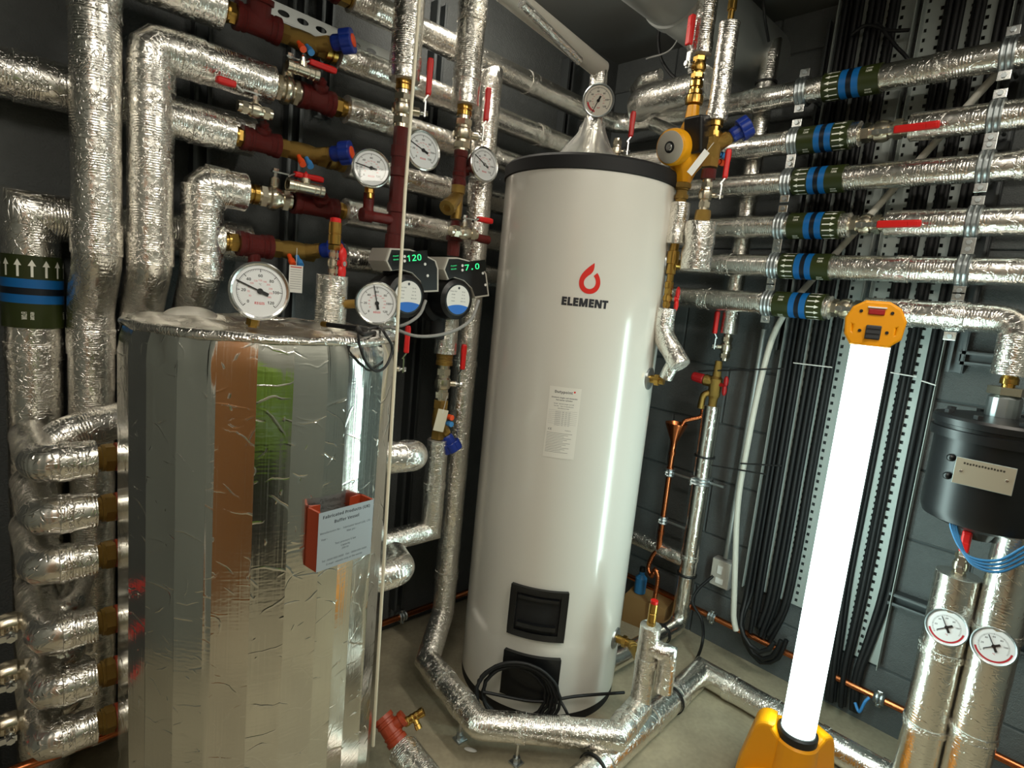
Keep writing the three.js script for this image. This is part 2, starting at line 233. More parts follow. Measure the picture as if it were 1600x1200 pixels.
// ------------------------------------------------------------------ foil buffer tank
const TC = V(-1.278, 0, -0.497), TR = 0.278, TH = 1.283;
const tank = thing('buffer_tank', 'large cylindrical buffer tank wrapped in flat strips of shiny foil', 'tank', TC);
{
  const toCam = Math.atan2(-TC.x, -TC.z), deg = [-92, -76, -58, -46, -32, -20.5, -17.5, -3.7, 8.9, 22, 31, 39.5, 53, 66, 80, 94];
  for (let a = 108; a < 268; a += 14.6) deg.push(a);
  const at = (d, y, r = TR) => { const a = toCam + d * Math.PI / 180; return V(TC.x + Math.sin(a) * r, y, TC.z + Math.cos(a) * r); };
  for (let i = 0; i < deg.length; i++) {
    const a = deg[i], b = i + 1 < deg.length ? deg[i + 1] : deg[0] + 360, ny = 40, pos = [], uv = [], idx = [], ro = rnd(0, 3), w = 2 * TR * Math.sin((b - a) * Math.PI / 360);
    const A = at(a, 0), B = at(b, 0), nrm = V((A.x + B.x) / 2 - TC.x, 0, (A.z + B.z) / 2 - TC.z).normalize();
    for (let j = 0; j <= ny; j++) for (let k = 0; k <= 4; k++) {
      const y = 0.05 + (TH - 0.05) * j / ny, p = A.clone().lerp(B, k / 4); p.y = y;
      if (j === ny) { p.addScaledVector(nrm, -0.012); } else if (j === ny - 1) p.addScaledVector(nrm, -0.002);
      p.addScaledVector(nrm, (k % 4 ? 1 : 0.3) * 0.0022 * (vnoise(y * 7 + ro * 9, i * 3.7, 999, 999, 81) - 0.5) + (y < 0.2 || y > 1.22 ? 0.005 * (vnoise(y * 30, i * 2.1 + k * 0.7, 999, 999, 83) - 0.5) : 0));
      pos.push(...p.toArray()); uv.push(k / 4 * w + ro, y + ro);
    }
    for (let j = 0; j < ny; j++) for (let k = 0; k < 4; k++) { const q = j * 5 + k; idx.push(q, q + 1, q + 5, q + 5, q + 1, q + 6); }
    const g = new THREE.BufferGeometry(); g.setAttribute('position', new THREE.Float32BufferAttribute(pos, 3)); g.setAttribute('uv', new THREE.Float32BufferAttribute(uv, 2)); g.setIndex(idx); g.computeVertexNormals();
    part(tank, 'foil_strip', g, M.tank);
  }
  // top: a lumpy foil sheet with a rounded rim
  const g = new THREE.CircleGeometry(TR - 0.004, 96).rotateX(-Math.PI / 2), n = 26, pos = [], uv = [], idx = [];
  for (let i = 0; i <= n; i++) for (let j = 0; j <= 96; j++) {
    const r = (TR - 0.008) * i / n, a = j / 96 * Math.PI * 2, x = TC.x + Math.sin(a) * r, z = TC.z + Math.cos(a) * r;
    const e = i / n, y = TH + 0.005 + (e > 0.86 ? 0.009 * (e - 0.86) / 0.14 * (vnoise(Math.sin(a) * 9 + 50, Math.cos(a) * 9 + 50, 999, 999, 88) - 0.4) : 0) - 0.010 * Math.pow(e, 10) + (e > 0.98 ? -0.004 : 0.016 * (vnoise(x * 14 + 50, z * 14 + 50, 999, 999, 85) - 0.5) + 0.008 * (vnoise(x * 45 + 50, z * 40 + 50, 999, 999, 86) - 0.5));
    pos.push(x, y, z); uv.push(x, z);
  }
  for (let i = 0; i < n; i++) for (let j = 0; j < 96; j++) { const q = i * 97 + j; idx.push(q, q + 97, q + 1, q + 1, q + 97, q + 98); }
  const t = new THREE.BufferGeometry(); t.setAttribute('position', new THREE.Float32BufferAttribute(pos, 3)); t.setAttribute('uv', new THREE.Float32BufferAttribute(uv, 2)); t.setIndex(idx); t.computeVertexNormals();
  part(tank, 'top_cover', t, M.tankTop); g.dispose();
  { const c = []; for (let i = 0; i <= 120; i++) { const a = i / 120 * Math.PI * 2; c.push(V(TC.x + Math.sin(a) * (TR - 0.011), TH - 0.004, TC.z + Math.cos(a) * (TR - 0.011))); } part(tank, 'rim_tape', sweep(c, 0.0085, { seg: 14, lump: 0.005, cap: false }), M.foil, 'crumpled foil tape round the top edge'); }
  part(tank, 'core', new THREE.CylinderGeometry(TR - 0.02, TR - 0.02, TH - 0.02, 32).translate(TC.x, (TH - 0.02) / 2 + 0.005, TC.z), M.grey);
  part(tank, 'foil_bump', new THREE.SphereGeometry(0.05, 24, 12, 0, Math.PI * 2, 0, Math.PI / 2).scale(1, 0.5, 1.1).translate(TC.x - 0.1, TH + 0.002, TC.z + 0.13), M.tankTop);
  // nameplate in its red-brown channel bracket
  const plate = canvasTex(512, 520, (c, w, h) => {
    c.fillStyle = '#a9b4bc'; c.fillRect(0, 0, w, h); c.fillStyle = '#15181c'; c.textAlign = 'center';
    c.font = 'bold 37px sans-serif'; c.fillText('Fabricated Products (UK)', w / 2, 62); c.fillText('Buffer Vessel', w / 2, 122);
    c.font = '23px sans-serif'; c.textAlign = 'left'; c.fillText('Manufacturers No :   Fabricated Vessel (UK)  LTD', 18, 196, 470); c.fillText('Year :', 30, 254); c.fillText('Max psi :', 260, 232);
    c.textAlign = 'center'; c.fillText('Test pressure 6 bar', w / 2, 320); c.fillText('Capacity', w / 2, 352); c.fillText('200 ltr', w / 2, 382); c.fillText('Tel : 0000 000 0000   Fax : 0000 000 0000', w / 2, 450, 440); c.fillText('E-mail : vessels only at the works', w / 2, 488, 440);
  });
  const p = X(505, 832, TC.x + TR * 0.93 + 0.02), ang = toCam + 29 * Math.PI / 180, nrm = V(Math.sin(ang), 0, Math.cos(ang)), c0 = at(29, p.y, TR + 0.025);
  const hold = part(tank, 'nameplate_bracket', aim(merge(box(0.04, 0.118, 0.005, -0.012, 0, 0.061), box(0.04, 0.118, 0.005, -0.012, 0, -0.061), box(0.005, 0.118, 0.127, -0.03, 0, 0)), c0, nrm), M.orangeIron, 'red-brown steel channel');
  part(hold, 'nameplate', aim(new THREE.PlaneGeometry(0.127, 0.118).rotateY(Math.PI / 2).translate(0.0095, 0, 0), c0, nrm), std(0xffffff, 0.4, 0.3, { map: plate }), 'grey engraved plate');
}

// ------------------------------------------------------------------ white hot water cylinder
const CC = V(-1.299, 0, -1.566), CR = 0.29;
{
  const o = thing('hot_water_cylinder', 'tall white hot water cylinder with black rim and a red flame logo', 'water cylinder', CC);
  const toCam = Math.atan2(-CC.x, -CC.z);
  const lathe = (pr, seg = 96) => toCreasedNormals(new THREE.LatheGeometry(pr.map(([r, y]) => new THREE.Vector2(r, y)), seg), 0.5);
  local(o, 'shell', lathe([[CR - 0.02, 0.03], [CR, 0.035], [CR, 1.795], [CR - 0.01, 1.8]]), M.enamel);
  local(o, 'base_ring', lathe([[CR - 0.03, 0.001], [CR - 0.002, 0.001], [CR - 0.002, 0.032], [0, 0.036]]), M.blackMat);
  local(o, 'rim_band', lathe([[CR - 0.004, 1.786], [CR + 0.006, 1.79], [CR + 0.006, 1.826], [CR, 1.834], [CR - 0.03, 1.836], [CR - 0.032, 1.828], [0.001, 1.828]]), M.blackMat);
  const patch = (w, h, y, tDeg, tex, name, more = {}, lift = 0.0008) => {
    const a = w / CR, g = new THREE.CylinderGeometry(CR + lift, CR + lift, h, 24, 1, true, toCam + tDeg * Math.PI / 180 - a / 2, a).translate(0, y, 0);
    return local(o, name, g, std(0xffffff, 0.35, 0, { map: tex, ...more }));
  };
  const logo = canvasTex(768, 680, (c, w, h) => {
    c.clearRect(0, 0, w, h);
    c.fillStyle = '#d8281e'; c.beginPath(); c.moveTo(455, 40); c.bezierCurveTo(340, 130, 278, 210, 278, 300); c.bezierCurveTo(278, 395, 345, 450, 420, 450); c.bezierCurveTo(500, 450, 562, 390, 562, 305); c.bezierCurveTo(562, 240, 530, 190, 505, 165); c.lineTo(462, 210);
    c.bezierCurveTo(490, 240, 500, 265, 500, 300); c.bezierCurveTo(500, 350, 462, 385, 420, 385); c.bezierCurveTo(375, 385, 342, 348, 342, 300); c.bezierCurveTo(342, 260, 375, 225, 420, 190); c.bezierCurveTo(450, 160, 468, 120, 455, 40); c.fill();
    c.fillStyle = '#2d3036'; c.font = 'bold 142px sans-serif'; c.textAlign = 'center'; c.fillText('ELEMENT', w / 2, 622, 715); c.lineWidth = 11; c.strokeStyle = '#2d3036'; c.strokeText('ELEMENT', w / 2, 622, 715);
  });
  patch(0.172, 0.152, 1.456, 4.0, logo, 'logo_sticker', { transparent: true });
  const data = canvasTex(420, 1024, (c, w, h) => {
    c.fillStyle = '#e2e0d8'; c.fillRect(0, 0, w, h); c.fillStyle = '#2a2c30'; c.textAlign = 'center'; c.font = 'bold 50px sans-serif'; c.fillText('Dutypoint', w / 2 - 20, 88); c.fillStyle = '#d8281e'; c.beginPath(); c.arc(w / 2 + 125, 56, 13, 0, 7); c.fill();
    c.fillStyle = '#2a2c30'; c.font = 'bold 25px sans-serif'; c.fillText('Element single coil domestic', w / 2, 160, 390); c.fillText('hot water cylinder', w / 2, 194);
    c.font = '19px sans-serif'; c.fillText('Model   Element Single Coil 300', w / 2, 245, 380); c.fillText('Part No.   Year of manufacture', w / 2, 278, 380); c.fillText('Manufacture date', w / 2, 310);
    for (let i = 0; i < 8; i++) { c.fillStyle = '#55585c'; c.fillText('pressure   bar   8.0   6.0', w / 2, 360 + i * 27, 360); c.fillRect(20, 342 + i * 27 - 6, w - 40, 1.5); }
    c.fillStyle = '#2a2c30'; c.font = 'bold 40px serif'; c.fillText('CE', 60, 625); c.font = '19px sans-serif'; c.textAlign = 'left'; c.fillText('Tested to', 260, 620);
    for (let i = 0; i < 13; i++) c.fillRect(24, 660 + i * 23, 340 - (i * 53) % 150, 4);
  });
  patch(0.098, 0.225, 1.03, -1.5, data, 'data_label');
  const plateGeo = (w, h, y, tDeg, lift, th) => {
    const a = w / CR, s = toCam + tDeg * Math.PI / 180 - a / 2, out = new THREE.CylinderGeometry(CR + lift + th, CR + lift + th, h, 20, 1, true, s, a).translate(0, y, 0);
    const rim = []; for (const [y0, sg] of [[y + h / 2, 1], [y - h / 2, -1]]) rim.push(new THREE.RingGeometry(CR - 0.001, CR + lift + th, 20, 1, s - Math.PI / 2, a).rotateX(-Math.PI / 2 * 1).translate(0, y0, 0));
    for (const q of [s, s + a]) { const b = box(lift + th + 0.002, h, 0.001, CR + (lift + th) / 2, y, 0); b.rotateY(q - Math.PI / 2); rim.push(b); }
    return merge(out, rim);
  };
  const up = local(o, 'upper_cover', merge(plateGeo(0.185, 0.022, 0.467, -3.4, 0, 0.012), plateGeo(0.185, 0.022, 0.315, -3.4, 0, 0.012), plateGeo(0.022, 0.15, 0.391, -3.4 - 16.2, 0, 0.012), plateGeo(0.022, 0.15, 0.391, -3.4 + 16.2, 0, 0.012)), M.black, 'black square cover with a recessed window');
  local(up, 'recess_panel', plateGeo(0.15, 0.13, 0.391, -3.4, 0, 0.003), M.blackMat); local(up, 'ledge', plateGeo(0.12, 0.014, 0.352, -3.4, 0, 0.02), M.black); local(up, 'ledge', plateGeo(0.125, 0.01, 0.448, -3.4, 0, 0.02), M.black);
  local(o, 'lower_cover', plateGeo(0.185, 0.158, 0.165, -3.6, 0, 0.014), M.black, 'plain black square cover');
}
// rosettes and brass ports on the right side of the cylinder belong to it
function port(py, y, tDeg, len = 0.05) {
  const o = scene.getObjectByName('hot_water_cylinder'), a = Math.atan2(-CC.x, -CC.z) + tDeg * Math.PI / 180, n = V(Math.sin(a), 0, Math.cos(a)), c = CC.clone().addScaledVector(n, CR); c.y = y;
  part(o, 'rosette', aim(rv([[-0.002, 0.038], [0.004, 0.036], [0.006, 0.026], [0.006, 0]], 28), c, n), M.zinc, 'grey round collar');
  part(o, 'port', aim(merge(rv([[0.004, 0.014], [len, 0.014], [len, 0]], 18), hexX(0.02, 0.014, len * 0.55)), c, n), M.brass, 'brass pipe stub');
  return c.addScaledVector(n, len);
}
const portA = port(405, 1.555, 71), portB = port(555, 1.18, 64), portC = port(1018, 0.247, 66, 0.06);

// ------------------------------------------------------------------ fittings (own X axis along the pipe, own Y to the handle side)
const onCol = (p0, dir, px) => { const n = ray(px, 100).cross(ray(px, 1100)); return p0.clone().addScaledVector(dir, n.dot(EYE.clone().sub(p0)) / n.dot(dir)); };   // where a line crosses a column of sight
const onRow = (p0, dir, py) => { const n = ray(100, py).cross(ray(1500, py)); return p0.clone().addScaledVector(dir, n.dot(EYE.clone().sub(p0)) / n.dot(dir)); };
const D = (px, py, depth) => { const d = ray(px, py); return EYE.clone().addScaledVector(d, depth / -d.dot(BACK)); };
function leverOf(o, y, dir, len, mat = M.red, rise = 0.006) {      // steel arm with a red sleeve; dir +1 / -1 along the pipe
  const l = local(o, 'lever', merge(box(0.045, 0.004, 0.014, dir * 0.012, y, 0), box(0.03, 0.004, 0.014).rotateZ(dir * 0.55).translate(dir * 0.045, y + rise / 2, 0), hexX(0.008, 0.008).rotateZ(Math.PI / 2).translate(0, y + 0.005, 0)), M.steel);
  local(l, 'grip', merge(box(len, 0.016, 0.022, dir * (0.05 + len / 2), y + rise, 0, 0.005), box(0.03, 0.018, 0.018, dir * (0.03 + len), y + rise, 0, 0.004)), mat, 'red plastic sleeve');
}
function ballValve(label, pos, dir, up, { s = 1, lever = 1, grip = 0.09, mat = M.nickel, group, butterfly, l = 0 } = {}) {
  const o = place(thing('ball_valve', label, 'valve', pos, group), pos, dir, up), k = (l || s) / s, ax = (g) => g.scale(k, 1, 1);   // l stretches the body along the pipe
  local(o, 'valve_body', merge(ax(rv([[-0.034 * s, 0.015 * s], [-0.034 * s, 0.023 * s], [-0.022 * s, 0.024 * s], [-0.016 * s, 0.029 * s], [0.004 * s, 0.031 * s], [0.018 * s, 0.027 * s], [0.022 * s, 0.022 * s], [0.034 * s, 0.022 * s], [0.034 * s, 0.015 * s]])), cylY(0.012 * s, 0.03 * s, 0, 0.032 * s, 0)), mat);
  for (const q of [-1, 1]) local(o, 'hex_nut', ax(merge(hexX(0.027 * s, 0.022 * s, q * 0.043 * s), cylX(0.021 * s, 0.016 * s, q * 0.06 * s))), mat);
  local(o, 'stem', merge(cylY(0.006, 0.022, 0, 0.052 * s, 0), hexX(0.009, 0.008).rotateZ(Math.PI / 2).translate(0, 0.046 * s, 0)), M.steel);
  if (butterfly) { const b = []; for (const q of [-1, 1]) b.push(new THREE.SphereGeometry(0.016, 14, 10).scale(1.25, 0.45, 0.8).translate(q * 0.02, 0.06 * s, 0)); b.push(cylY(0.01, 0.014, 0, 0.058 * s, 0)); local(o, 'butterfly_handle', merge(b), M.red, 'red two-winged handle'); }
  else leverOf(o, 0.062 * s, lever, grip);
  return o;
}
function tee(label, pos, dir, up, { r = 0.028, len = 0.1, branch = 0.05, br = 0.7, mat = M.redIron, plug, unions = [], group, name = 'iron_tee', um = M.brass } = {}) {
  const o = place(thing(name, label, 'pipe fitting', pos, group), pos, dir, up), h = len / 2;
  local(o, 'tee_body', rv([[-h, r * 0.75], [-h, r * 1.12], [-h + 0.012, r * 1.12], [-h + 0.014, r], [-h + 0.02, r], [-h + 0.021, r * 1.07], [-h + 0.026, r * 1.07], [-h + 0.028, r * 0.97], [h - 0.028, r * 0.97], [h - 0.026, r * 1.07], [h - 0.021, r * 1.07], [h - 0.02, r], [h - 0.014, r], [h - 0.012, r * 1.12], [h, r * 1.12], [h, r * 0.75]]), mat);
  if (branch) local(o, 'branch', rv([[0, r * br], [branch - 0.014, r * br], [branch - 0.012, r * br * 1.18], [branch, r * br * 1.18], [branch, 0]]).rotateZ(Math.PI / 2), mat);
  if (plug) local(o, 'plug', rv([[branch, r * br * 0.7], [branch + 0.012, r * br * 0.7], [branch + 0.014, r * br * 0.45], [branch + 0.02, 0]]).rotateZ(Math.PI / 2), plug);
  for (const [q, l, rr] of unions) local(o, 'union', merge(hexX(rr, l * 0.45, q * (h + l * 0.3)), rv([[q * h, rr * 0.8], [q * (h + l), rr * 0.8]].sort((a, b) => a[0] - b[0])), rv([[q * (h + l * 0.62) - 0.004, rr * 0.7], [q * (h + l * 0.62) - 0.003, rr * 0.95], [q * (h + l * 0.62) + 0.003, rr * 0.95], [q * (h + l * 0.62) + 0.004, rr * 0.7]])), um, 'brass union');
  return o;
}
function wheelGeo() {
  const s = new THREE.Shape(), n = 72; for (let i = 0; i <= n; i++) { const a = i / n * Math.PI * 2, r = 0.026 + 0.0045 * Math.pow(Math.abs(Math.cos(a * 3)), 0.7); s[i ? 'lineTo' : 'moveTo'](Math.cos(a) * r, Math.sin(a) * r); }
  return new THREE.ExtrudeGeometry(s, { depth: 0.026, bevelEnabled: true, bevelSize: 0.003, bevelThickness: 0.003, bevelSegments: 2, curveSegments: 4 }).rotateY(Math.PI / 2);
}
function balancer(label, pos, dir, up, { s = 1, tilt = 0.9, cap = true, wheel = 1, len = 0.1, group, testPoints = true, reach = 0.05, off = 0.012 } = {}) {   // brass balancing valve with a blue handwheel
  const o = place(thing('balancing_valve', label, 'valve', pos, group), pos, dir, up), h = len / 2;
  local(o, 'valve_body', merge(hexX(0.026 * s, 0.026, -h + 0.013), hexX(0.026 * s, 0.026, h - 0.013), rv([[-h + 0.02, 0.021 * s], [-0.015, 0.026 * s], [0.015, 0.026 * s], [h - 0.02, 0.021 * s]])), M.oldBrass);
  const R = new THREE.Matrix4().makeRotationZ(tilt).setPosition(off, 0, 0), ax = (g) => g.applyMatrix4(R);
  local(o, 'bonnet', ax(merge(rv([[0, 0.02 * s], [reach * 0.8, 0.02 * s], [reach, 0.016 * s]]), hexX(0.022 * s, 0.014, reach * 0.75))), M.oldBrass);
  if (wheel) { const w = local(o, 'handwheel', ax(merge(rv([[reach, 0.018], [reach + 0.006, 0.021], [reach + 0.03, 0.021], [reach + 0.034, 0.016]]), wheelGeo().translate(reach + 0.03, 0, 0))), M.blue, 'blue plastic handwheel'); if (cap) local(w, 'end_cap', ax(rv([[reach + 0.0585, 0.017], [reach + 0.062, 0.0165], [reach + 0.063, 0]])), M.orange, 'orange cap'); }
  if (testPoints) for (const [q, m, l] of [[-0.018, M.orange, 'red test point'], [0.004, M.skyBlue, 'blue test point']]) local(o, 'test_point', merge(rv([[0, 0.006], [0.03, 0.006]]), rv([[0.03, 0.009], [0.048, 0.009], [0.05, 0]])).rotateZ(Math.PI / 2).rotateX(0.9).translate(q, 0.01, 0.012), m, l);
  return o;
}
const dialTex = (kind) => canvasTex(512, 512, (c) => {
  c.fillStyle = kind === 'pressure' ? '#e9e4d8' : '#dfe2e4'; c.fillRect(0, 0, 512, 512); c.translate(256, 256);
  c.strokeStyle = c.fillStyle = '#1a1c1e'; c.textAlign = 'center'; c.textBaseline = 'middle';
  if (kind === 'clock') { for (let i = 0; i < 60; i++) { const a = (-120 + i * 240 / 59) * Math.PI / 180; c.lineWidth = i % 10 ? 3 : 6; c.beginPath(); c.moveTo(Math.sin(a) * 168, -Math.cos(a) * 168); c.lineTo(Math.sin(a) * 190, -Math.cos(a) * 190); c.stroke(); if (i % 10 === 0) { c.font = 'bold 34px sans-serif'; c.fillText(String(i * 2), Math.sin(a) * 138, -Math.cos(a) * 138); } } c.strokeStyle = '#b01c2c'; c.lineWidth = 26; c.beginPath(); c.arc(0, 0, 222, Math.PI * 0.1, Math.PI * 0.95); c.stroke(); c.fillStyle = '#b01c2c'; c.font = 'bold 34px sans-serif'; c.fillText('°C', 0, 110); return; }
  const N = 60; c.lineWidth = 4; c.beginPath(); c.arc(0, 0, 214, 0.75 * Math.PI, 2.25 * Math.PI); c.stroke();
  for (let i = 0; i <= N; i++) { const a = (-135 + i * 270 / N) * Math.PI / 180, big = i % 10 === 0; c.lineWidth = big ? 7 : 3; c.beginPath(); c.moveTo(Math.sin(a) * 214, -Math.cos(a) * 214); c.lineTo(Math.sin(a) * (big ? 184 : 198), -Math.cos(a) * (big ? 184 : 198)); c.stroke(); if (big) { c.font = 'bold 40px sans-serif'; c.fillText(String(i * 2), Math.sin(a) * 150, -Math.cos(a) * 150); } }
  c.fillStyle = '#c22027'; for (let i = 0; i <= 10; i++) { const a = (-120 + i * 24) * Math.PI / 180; c.font = '22px sans-serif'; c.fillText(String(30 + i * 25), Math.sin(a) * 104, -Math.cos(a) * 104); }
  c.font = 'bold 34px sans-serif'; c.fillText(kind === 'pressure' ? 'bar' : 'REGIS', 0, 118); c.fillStyle = '#1a1c1e'; c.font = '26px sans-serif'; c.fillText(kind === 'pressure' ? '' : '°C', 0, -66);
  if (kind === 'pressure') { c.strokeStyle = '#d03a44'; c.lineWidth = 30; c.beginPath(); c.arc(0, 0, 190, 0.62 * Math.PI, 0.98 * Math.PI); c.stroke(); }
});
const DIAL = { temp: std(0xffffff, 0.45, 0, { map: dialTex('temp') }), pressure: std(0xffffff, 0.45, 0, { map: dialTex('pressure') }), clock: std(0xffffff, 0.45, 0, { map: dialTex('clock') }) };
function gauge(label, pos, normal, { R = 0.05, needle = -75, stem = 'back', stemLen = 0.05, kind = 'temp', name = 'temperature_gauge', case_ = M.steel, depth = 0.03, group, roll = 0 } = {}) {
  const o = place(thing(name, label, 'gauge', pos, group), pos, normal, UP.clone().applyAxisAngle(normal.clone().normalize(), roll));
  local(o, 'case', merge(rv([[-depth, 0], [-depth, R * 0.9], [-0.004, R * 0.94], [0.0, R * 0.94]], 48), rv([[-0.008, R * 0.93], [-0.008, R * 1.03], [0.001, R * 1.05], [0.004, R * 0.99], [0.002, R * 0.92], [-0.004, R * 0.92]], 48)), case_);
  local(o, 'dial', new THREE.CircleGeometry(R * 0.94, 48).rotateY(Math.PI / 2).translate(0.0005, 0, 0), DIAL[kind]);
  const two = kind === 'clock' ? [[needle, 0.62], [needle - 95, 0.5]] : [[needle, 0.86]];
  for (const [a, l] of two) local(o, 'needle', merge(box(0.0008, R * (l + 0.28), R * 0.045, 0, R * (l - 0.28) / 2, 0), box(0.0008, R * 0.3, R * 0.12, 0, -R * 0.16, 0), cylX(R * 0.1, 0.002)).rotateX(-a * Math.PI / 180).translate(0.0022, 0, 0), M.blackMat);
  local(o, 'lens', new THREE.CircleGeometry(R * 0.93, 40).rotateY(Math.PI / 2).translate(0.0038, 0, 0), M.glass);
  if (stem === 'back') local(o, 'stem', merge(rv([[-depth - stemLen, 0.008], [-depth, 0.008]]), hexX(0.013, 0.012, -depth - 0.008)), M.brass);
  else { const s = merge(rv([[R * 0.95, 0.008], [R * 0.95 + stemLen, 0.008], [R * 0.95 + stemLen, 0]]), hexX(0.012, 0.016, R * 0.95 + 0.008)); const [sx, sy] = stem; local(o, 'stem', s.rotateZ(Math.PI / 2).rotateX(-Math.atan2(sx, sy)).translate(-depth / 2, 0, 0), M.brass); }
  return o;
}
const toEye = (p) => EYE.clone().sub(p).normalize();
function airVent(label, pos, h = 0.075, r = 0.0145) {
  const o = thing('air_vent', label, 'air vent', pos);
  const up = (g) => g.rotateZ(Math.PI / 2);
  local(o, 'vent_body', up(merge(rv([[0, 0.009], [0.012, 0.009], [0.014, r], [h * 0.55, r], [h * 0.57, r * 0.93], [h * 0.6, r * 0.93], [h * 0.62, r], [h, r], [h, 0.004]]), hexX(r, 0.012, 0.006))), M.brass);
  local(o, 'cap', up(rv([[h, r * 0.85], [h + 0.01, r * 0.85], [h + 0.012, r * 0.5], [h + 0.012, 0]])), M.red, 'red plastic cap'); return o;
}

// ------------------------------------------------------------------ six rows of pipe: along the left wall, round the corner, along the right wall
const AX = -1.65, BZ = -2.12, RH = [2.194, 2.03, 1.893, 1.742, 1.604, 1.47], ZN = V(0, 0, -1), XP = V(1, 0, 0), YP = V(0, 1, 0);
const ORD = ['topmost', 'second', 'third', 'fourth', 'fifth', 'lowest'];
const A = (i, px) => onCol(V(AX, RH[i], 0), ZN, px), B = (i, px) => onCol(V(0, RH[i], BZ), XP, px);
const rowStart = [548, 527, 540, 541, 538, 536], rowEnd = [null, 1344, null, 1328, null, 1298], restart = [0, 1424, 0, 1386, 0, 1352];
const rowPipe = [];
for (let i = 0; i < 6; i++) {
  const end = rowEnd[i] ? B(i, rowEnd[i]) : V(0.75, RH[i], BZ), pts = [A(i, rowStart[i]), V(AX, RH[i], BZ), end], tp = [];
  for (let t = 0.3 + 0.07 * (i % 3); t < 1; t += 0.27) tp.push([0, t, 0.04]);
  for (let t = 0.25 + 0.05 * (i % 4); t < 0.95; t += 0.24) tp.push([1, t, 0.035]);
  rowPipe[i] = foilPipe(`${ORD[i]} of the six long foil pipes running along both walls through the corner`, pts, 0.04, { bend: 0.1, tapes: tp, mat: M.foilSmooth, lump: 0.0008 });
  if (restart[i]) {
    const s = B(i, restart[i]);
    foilPipe(['', 'second', '', 'fourth', '', 'lowest'][i] + ' foil pipe on the right wall, the length right of its ball valve', i === 5 ? [s, V(-0.168, RH[5], BZ + 0.02), V(-0.155, RH[5] - 0.12, BZ + 0.12)] : [s, V(0.75, RH[i], BZ)], 0.041, { bend: 0.07, tapes: [[0, 0.3, 0.04], [0, 0.62, 0.05]], mat: M.foilSmooth, lump: 0.0008 });
    const a = B(i, rowEnd[i]), b = s, m = a.clone().lerp(b, 0.45), L = a.distanceTo(b);
    ballValve(`nickel ball valve with red lever in the ${ORD[i]} pipe on the right wall`, m, XP, toEye(m), { s: 1.12, l: L / 0.136, grip: 0.115, lever: 1 });
  }
}
// identification bands: green, blue, black, blue, green with arrows
const bandTex = [1, -1].map((d) => canvasTex(1024, 1024, (c, w, h) => {
  c.fillStyle = '#2c3512'; c.fillRect(0, 0, w, h); const x = (q) => (d > 0 ? q : 1 - q) * w, rect = (a, b) => c.fillRect(Math.min(x(a), x(b)), 0, Math.abs(x(a) - x(b)), h);
  c.fillStyle = '#0f63a8'; rect(0.32, 0.66); c.fillStyle = '#0a1420'; rect(0.445, 0.54);
  c.fillStyle = '#f0f0e6';
  for (let k = 0; k < 14; k++) { const y = (k + 0.5) / 14 * h, X0 = x(0.29), X1 = x(0.05), s = Math.sign(X1 - X0); c.fillRect(Math.min(X0, X1 - s * 60), y - 7, Math.abs(X1 - X0) - 60, 14); c.beginPath(); c.moveTo(X1, y); c.lineTo(X1 - s * 90, y - 21); c.lineTo(X1 - s * 90, y + 21); c.fill(); }
  c.font = 'bold 40px sans-serif'; c.textAlign = 'center';
  for (let k = 0; k < 4; k++) { c.save(); c.translate(x(0.83), (k + 0.5) / 4 * h); c.fillText(['LTHW', 'FLOW', 'LTHW', 'WATER'][k] , 0, -12); c.font = 'bold 26px sans-serif'; c.fillText('HEATING', 0, 24); c.restore(); c.font = 'bold 40px sans-serif'; }
}));
const bandMat = bandTex.map((t) => std(0xffffff, 0.35, 0, { map: t }));
function band(pipe, a, b, r, flow) {                    // flow +1: arrows at the a end pointing towards a
  const L = a.distanceTo(b), m = a.clone().lerp(b, 0.5), dir = b.clone().sub(a), up = V(0.2, 1, 0.3);
  const g = new THREE.CylinderGeometry(r, r, L, 40, 1, true), uv = g.attributes.uv; for (let i = 0; i < uv.count; i++) uv.setXY(i, uv.getY(i), uv.getX(i));
  const o = part(pipe, 'flow_band', aim(g.rotateZ(-Math.PI / 2), m, dir, up), bandMat[flow > 0 ? 0 : 1], 'green, blue and black band with white arrows');
  for (const q of [-1, 1]) part(o, 'band_edge', aim(rv([[q * L / 2 - 0.001, r - 0.004], [q * L / 2 - 0.001, r + 0.0003], [q * L / 2 + 0.001, r + 0.0003], [q * L / 2 + 0.001, r - 0.004]], 40), m, dir, up), M.olive);
}
const bandPx = [[1290, 1378], [1252, 1330], [1243, 1322], [1236, 1315], [1223, 1300], [1213, 1290]];
bandPx.forEach(([a, b], i) => band(rowPipe[i], B(i, a), B(i, b), 0.0445, i % 2 ? -1 : 1));
// clamps in two columns, each hung from an upright channel
function clamp(label, c, dir, r, group, wall = WZ) {
  const o = place(thing('pipe_clamp', label, 'pipe clamp', c, group), c, dir, YP), k = Math.min(1, r / 0.03 + 0.1);
  local(o, 'ring', rv([[-0.017, r], [-0.017, r + 0.005], [-0.013, r + 0.008], [-0.009, r + 0.005], [-0.004, r + 0.005], [0, r + 0.008], [0.004, r + 0.005], [0.009, r + 0.005], [0.013, r + 0.008], [0.017, r + 0.005], [0.017, r]], 32), M.zinc);
  for (const q of [-1, 1]) { const e = local(o, 'ear', box(0.032 * k, 0.026 * k, 0.006, 0, q * (r + 0.017 * k), r * 0.35, 0.002), M.steel); local(e, 'bolt', hexX(0.007 * k, 0.006).rotateY(-Math.PI / 2).translate(0, q * (r + 0.018 * k), r * 0.35 + 0.005), M.zinc); }
  local(o, 'rod', cylY(0.006, c.z - wall - r - 0.03, 0, 0, 0, 8).rotateX(Math.PI / 2).translate(0, 0, -(c.z - wall - 0.03 + r) / 2), M.zinc); return o;
}
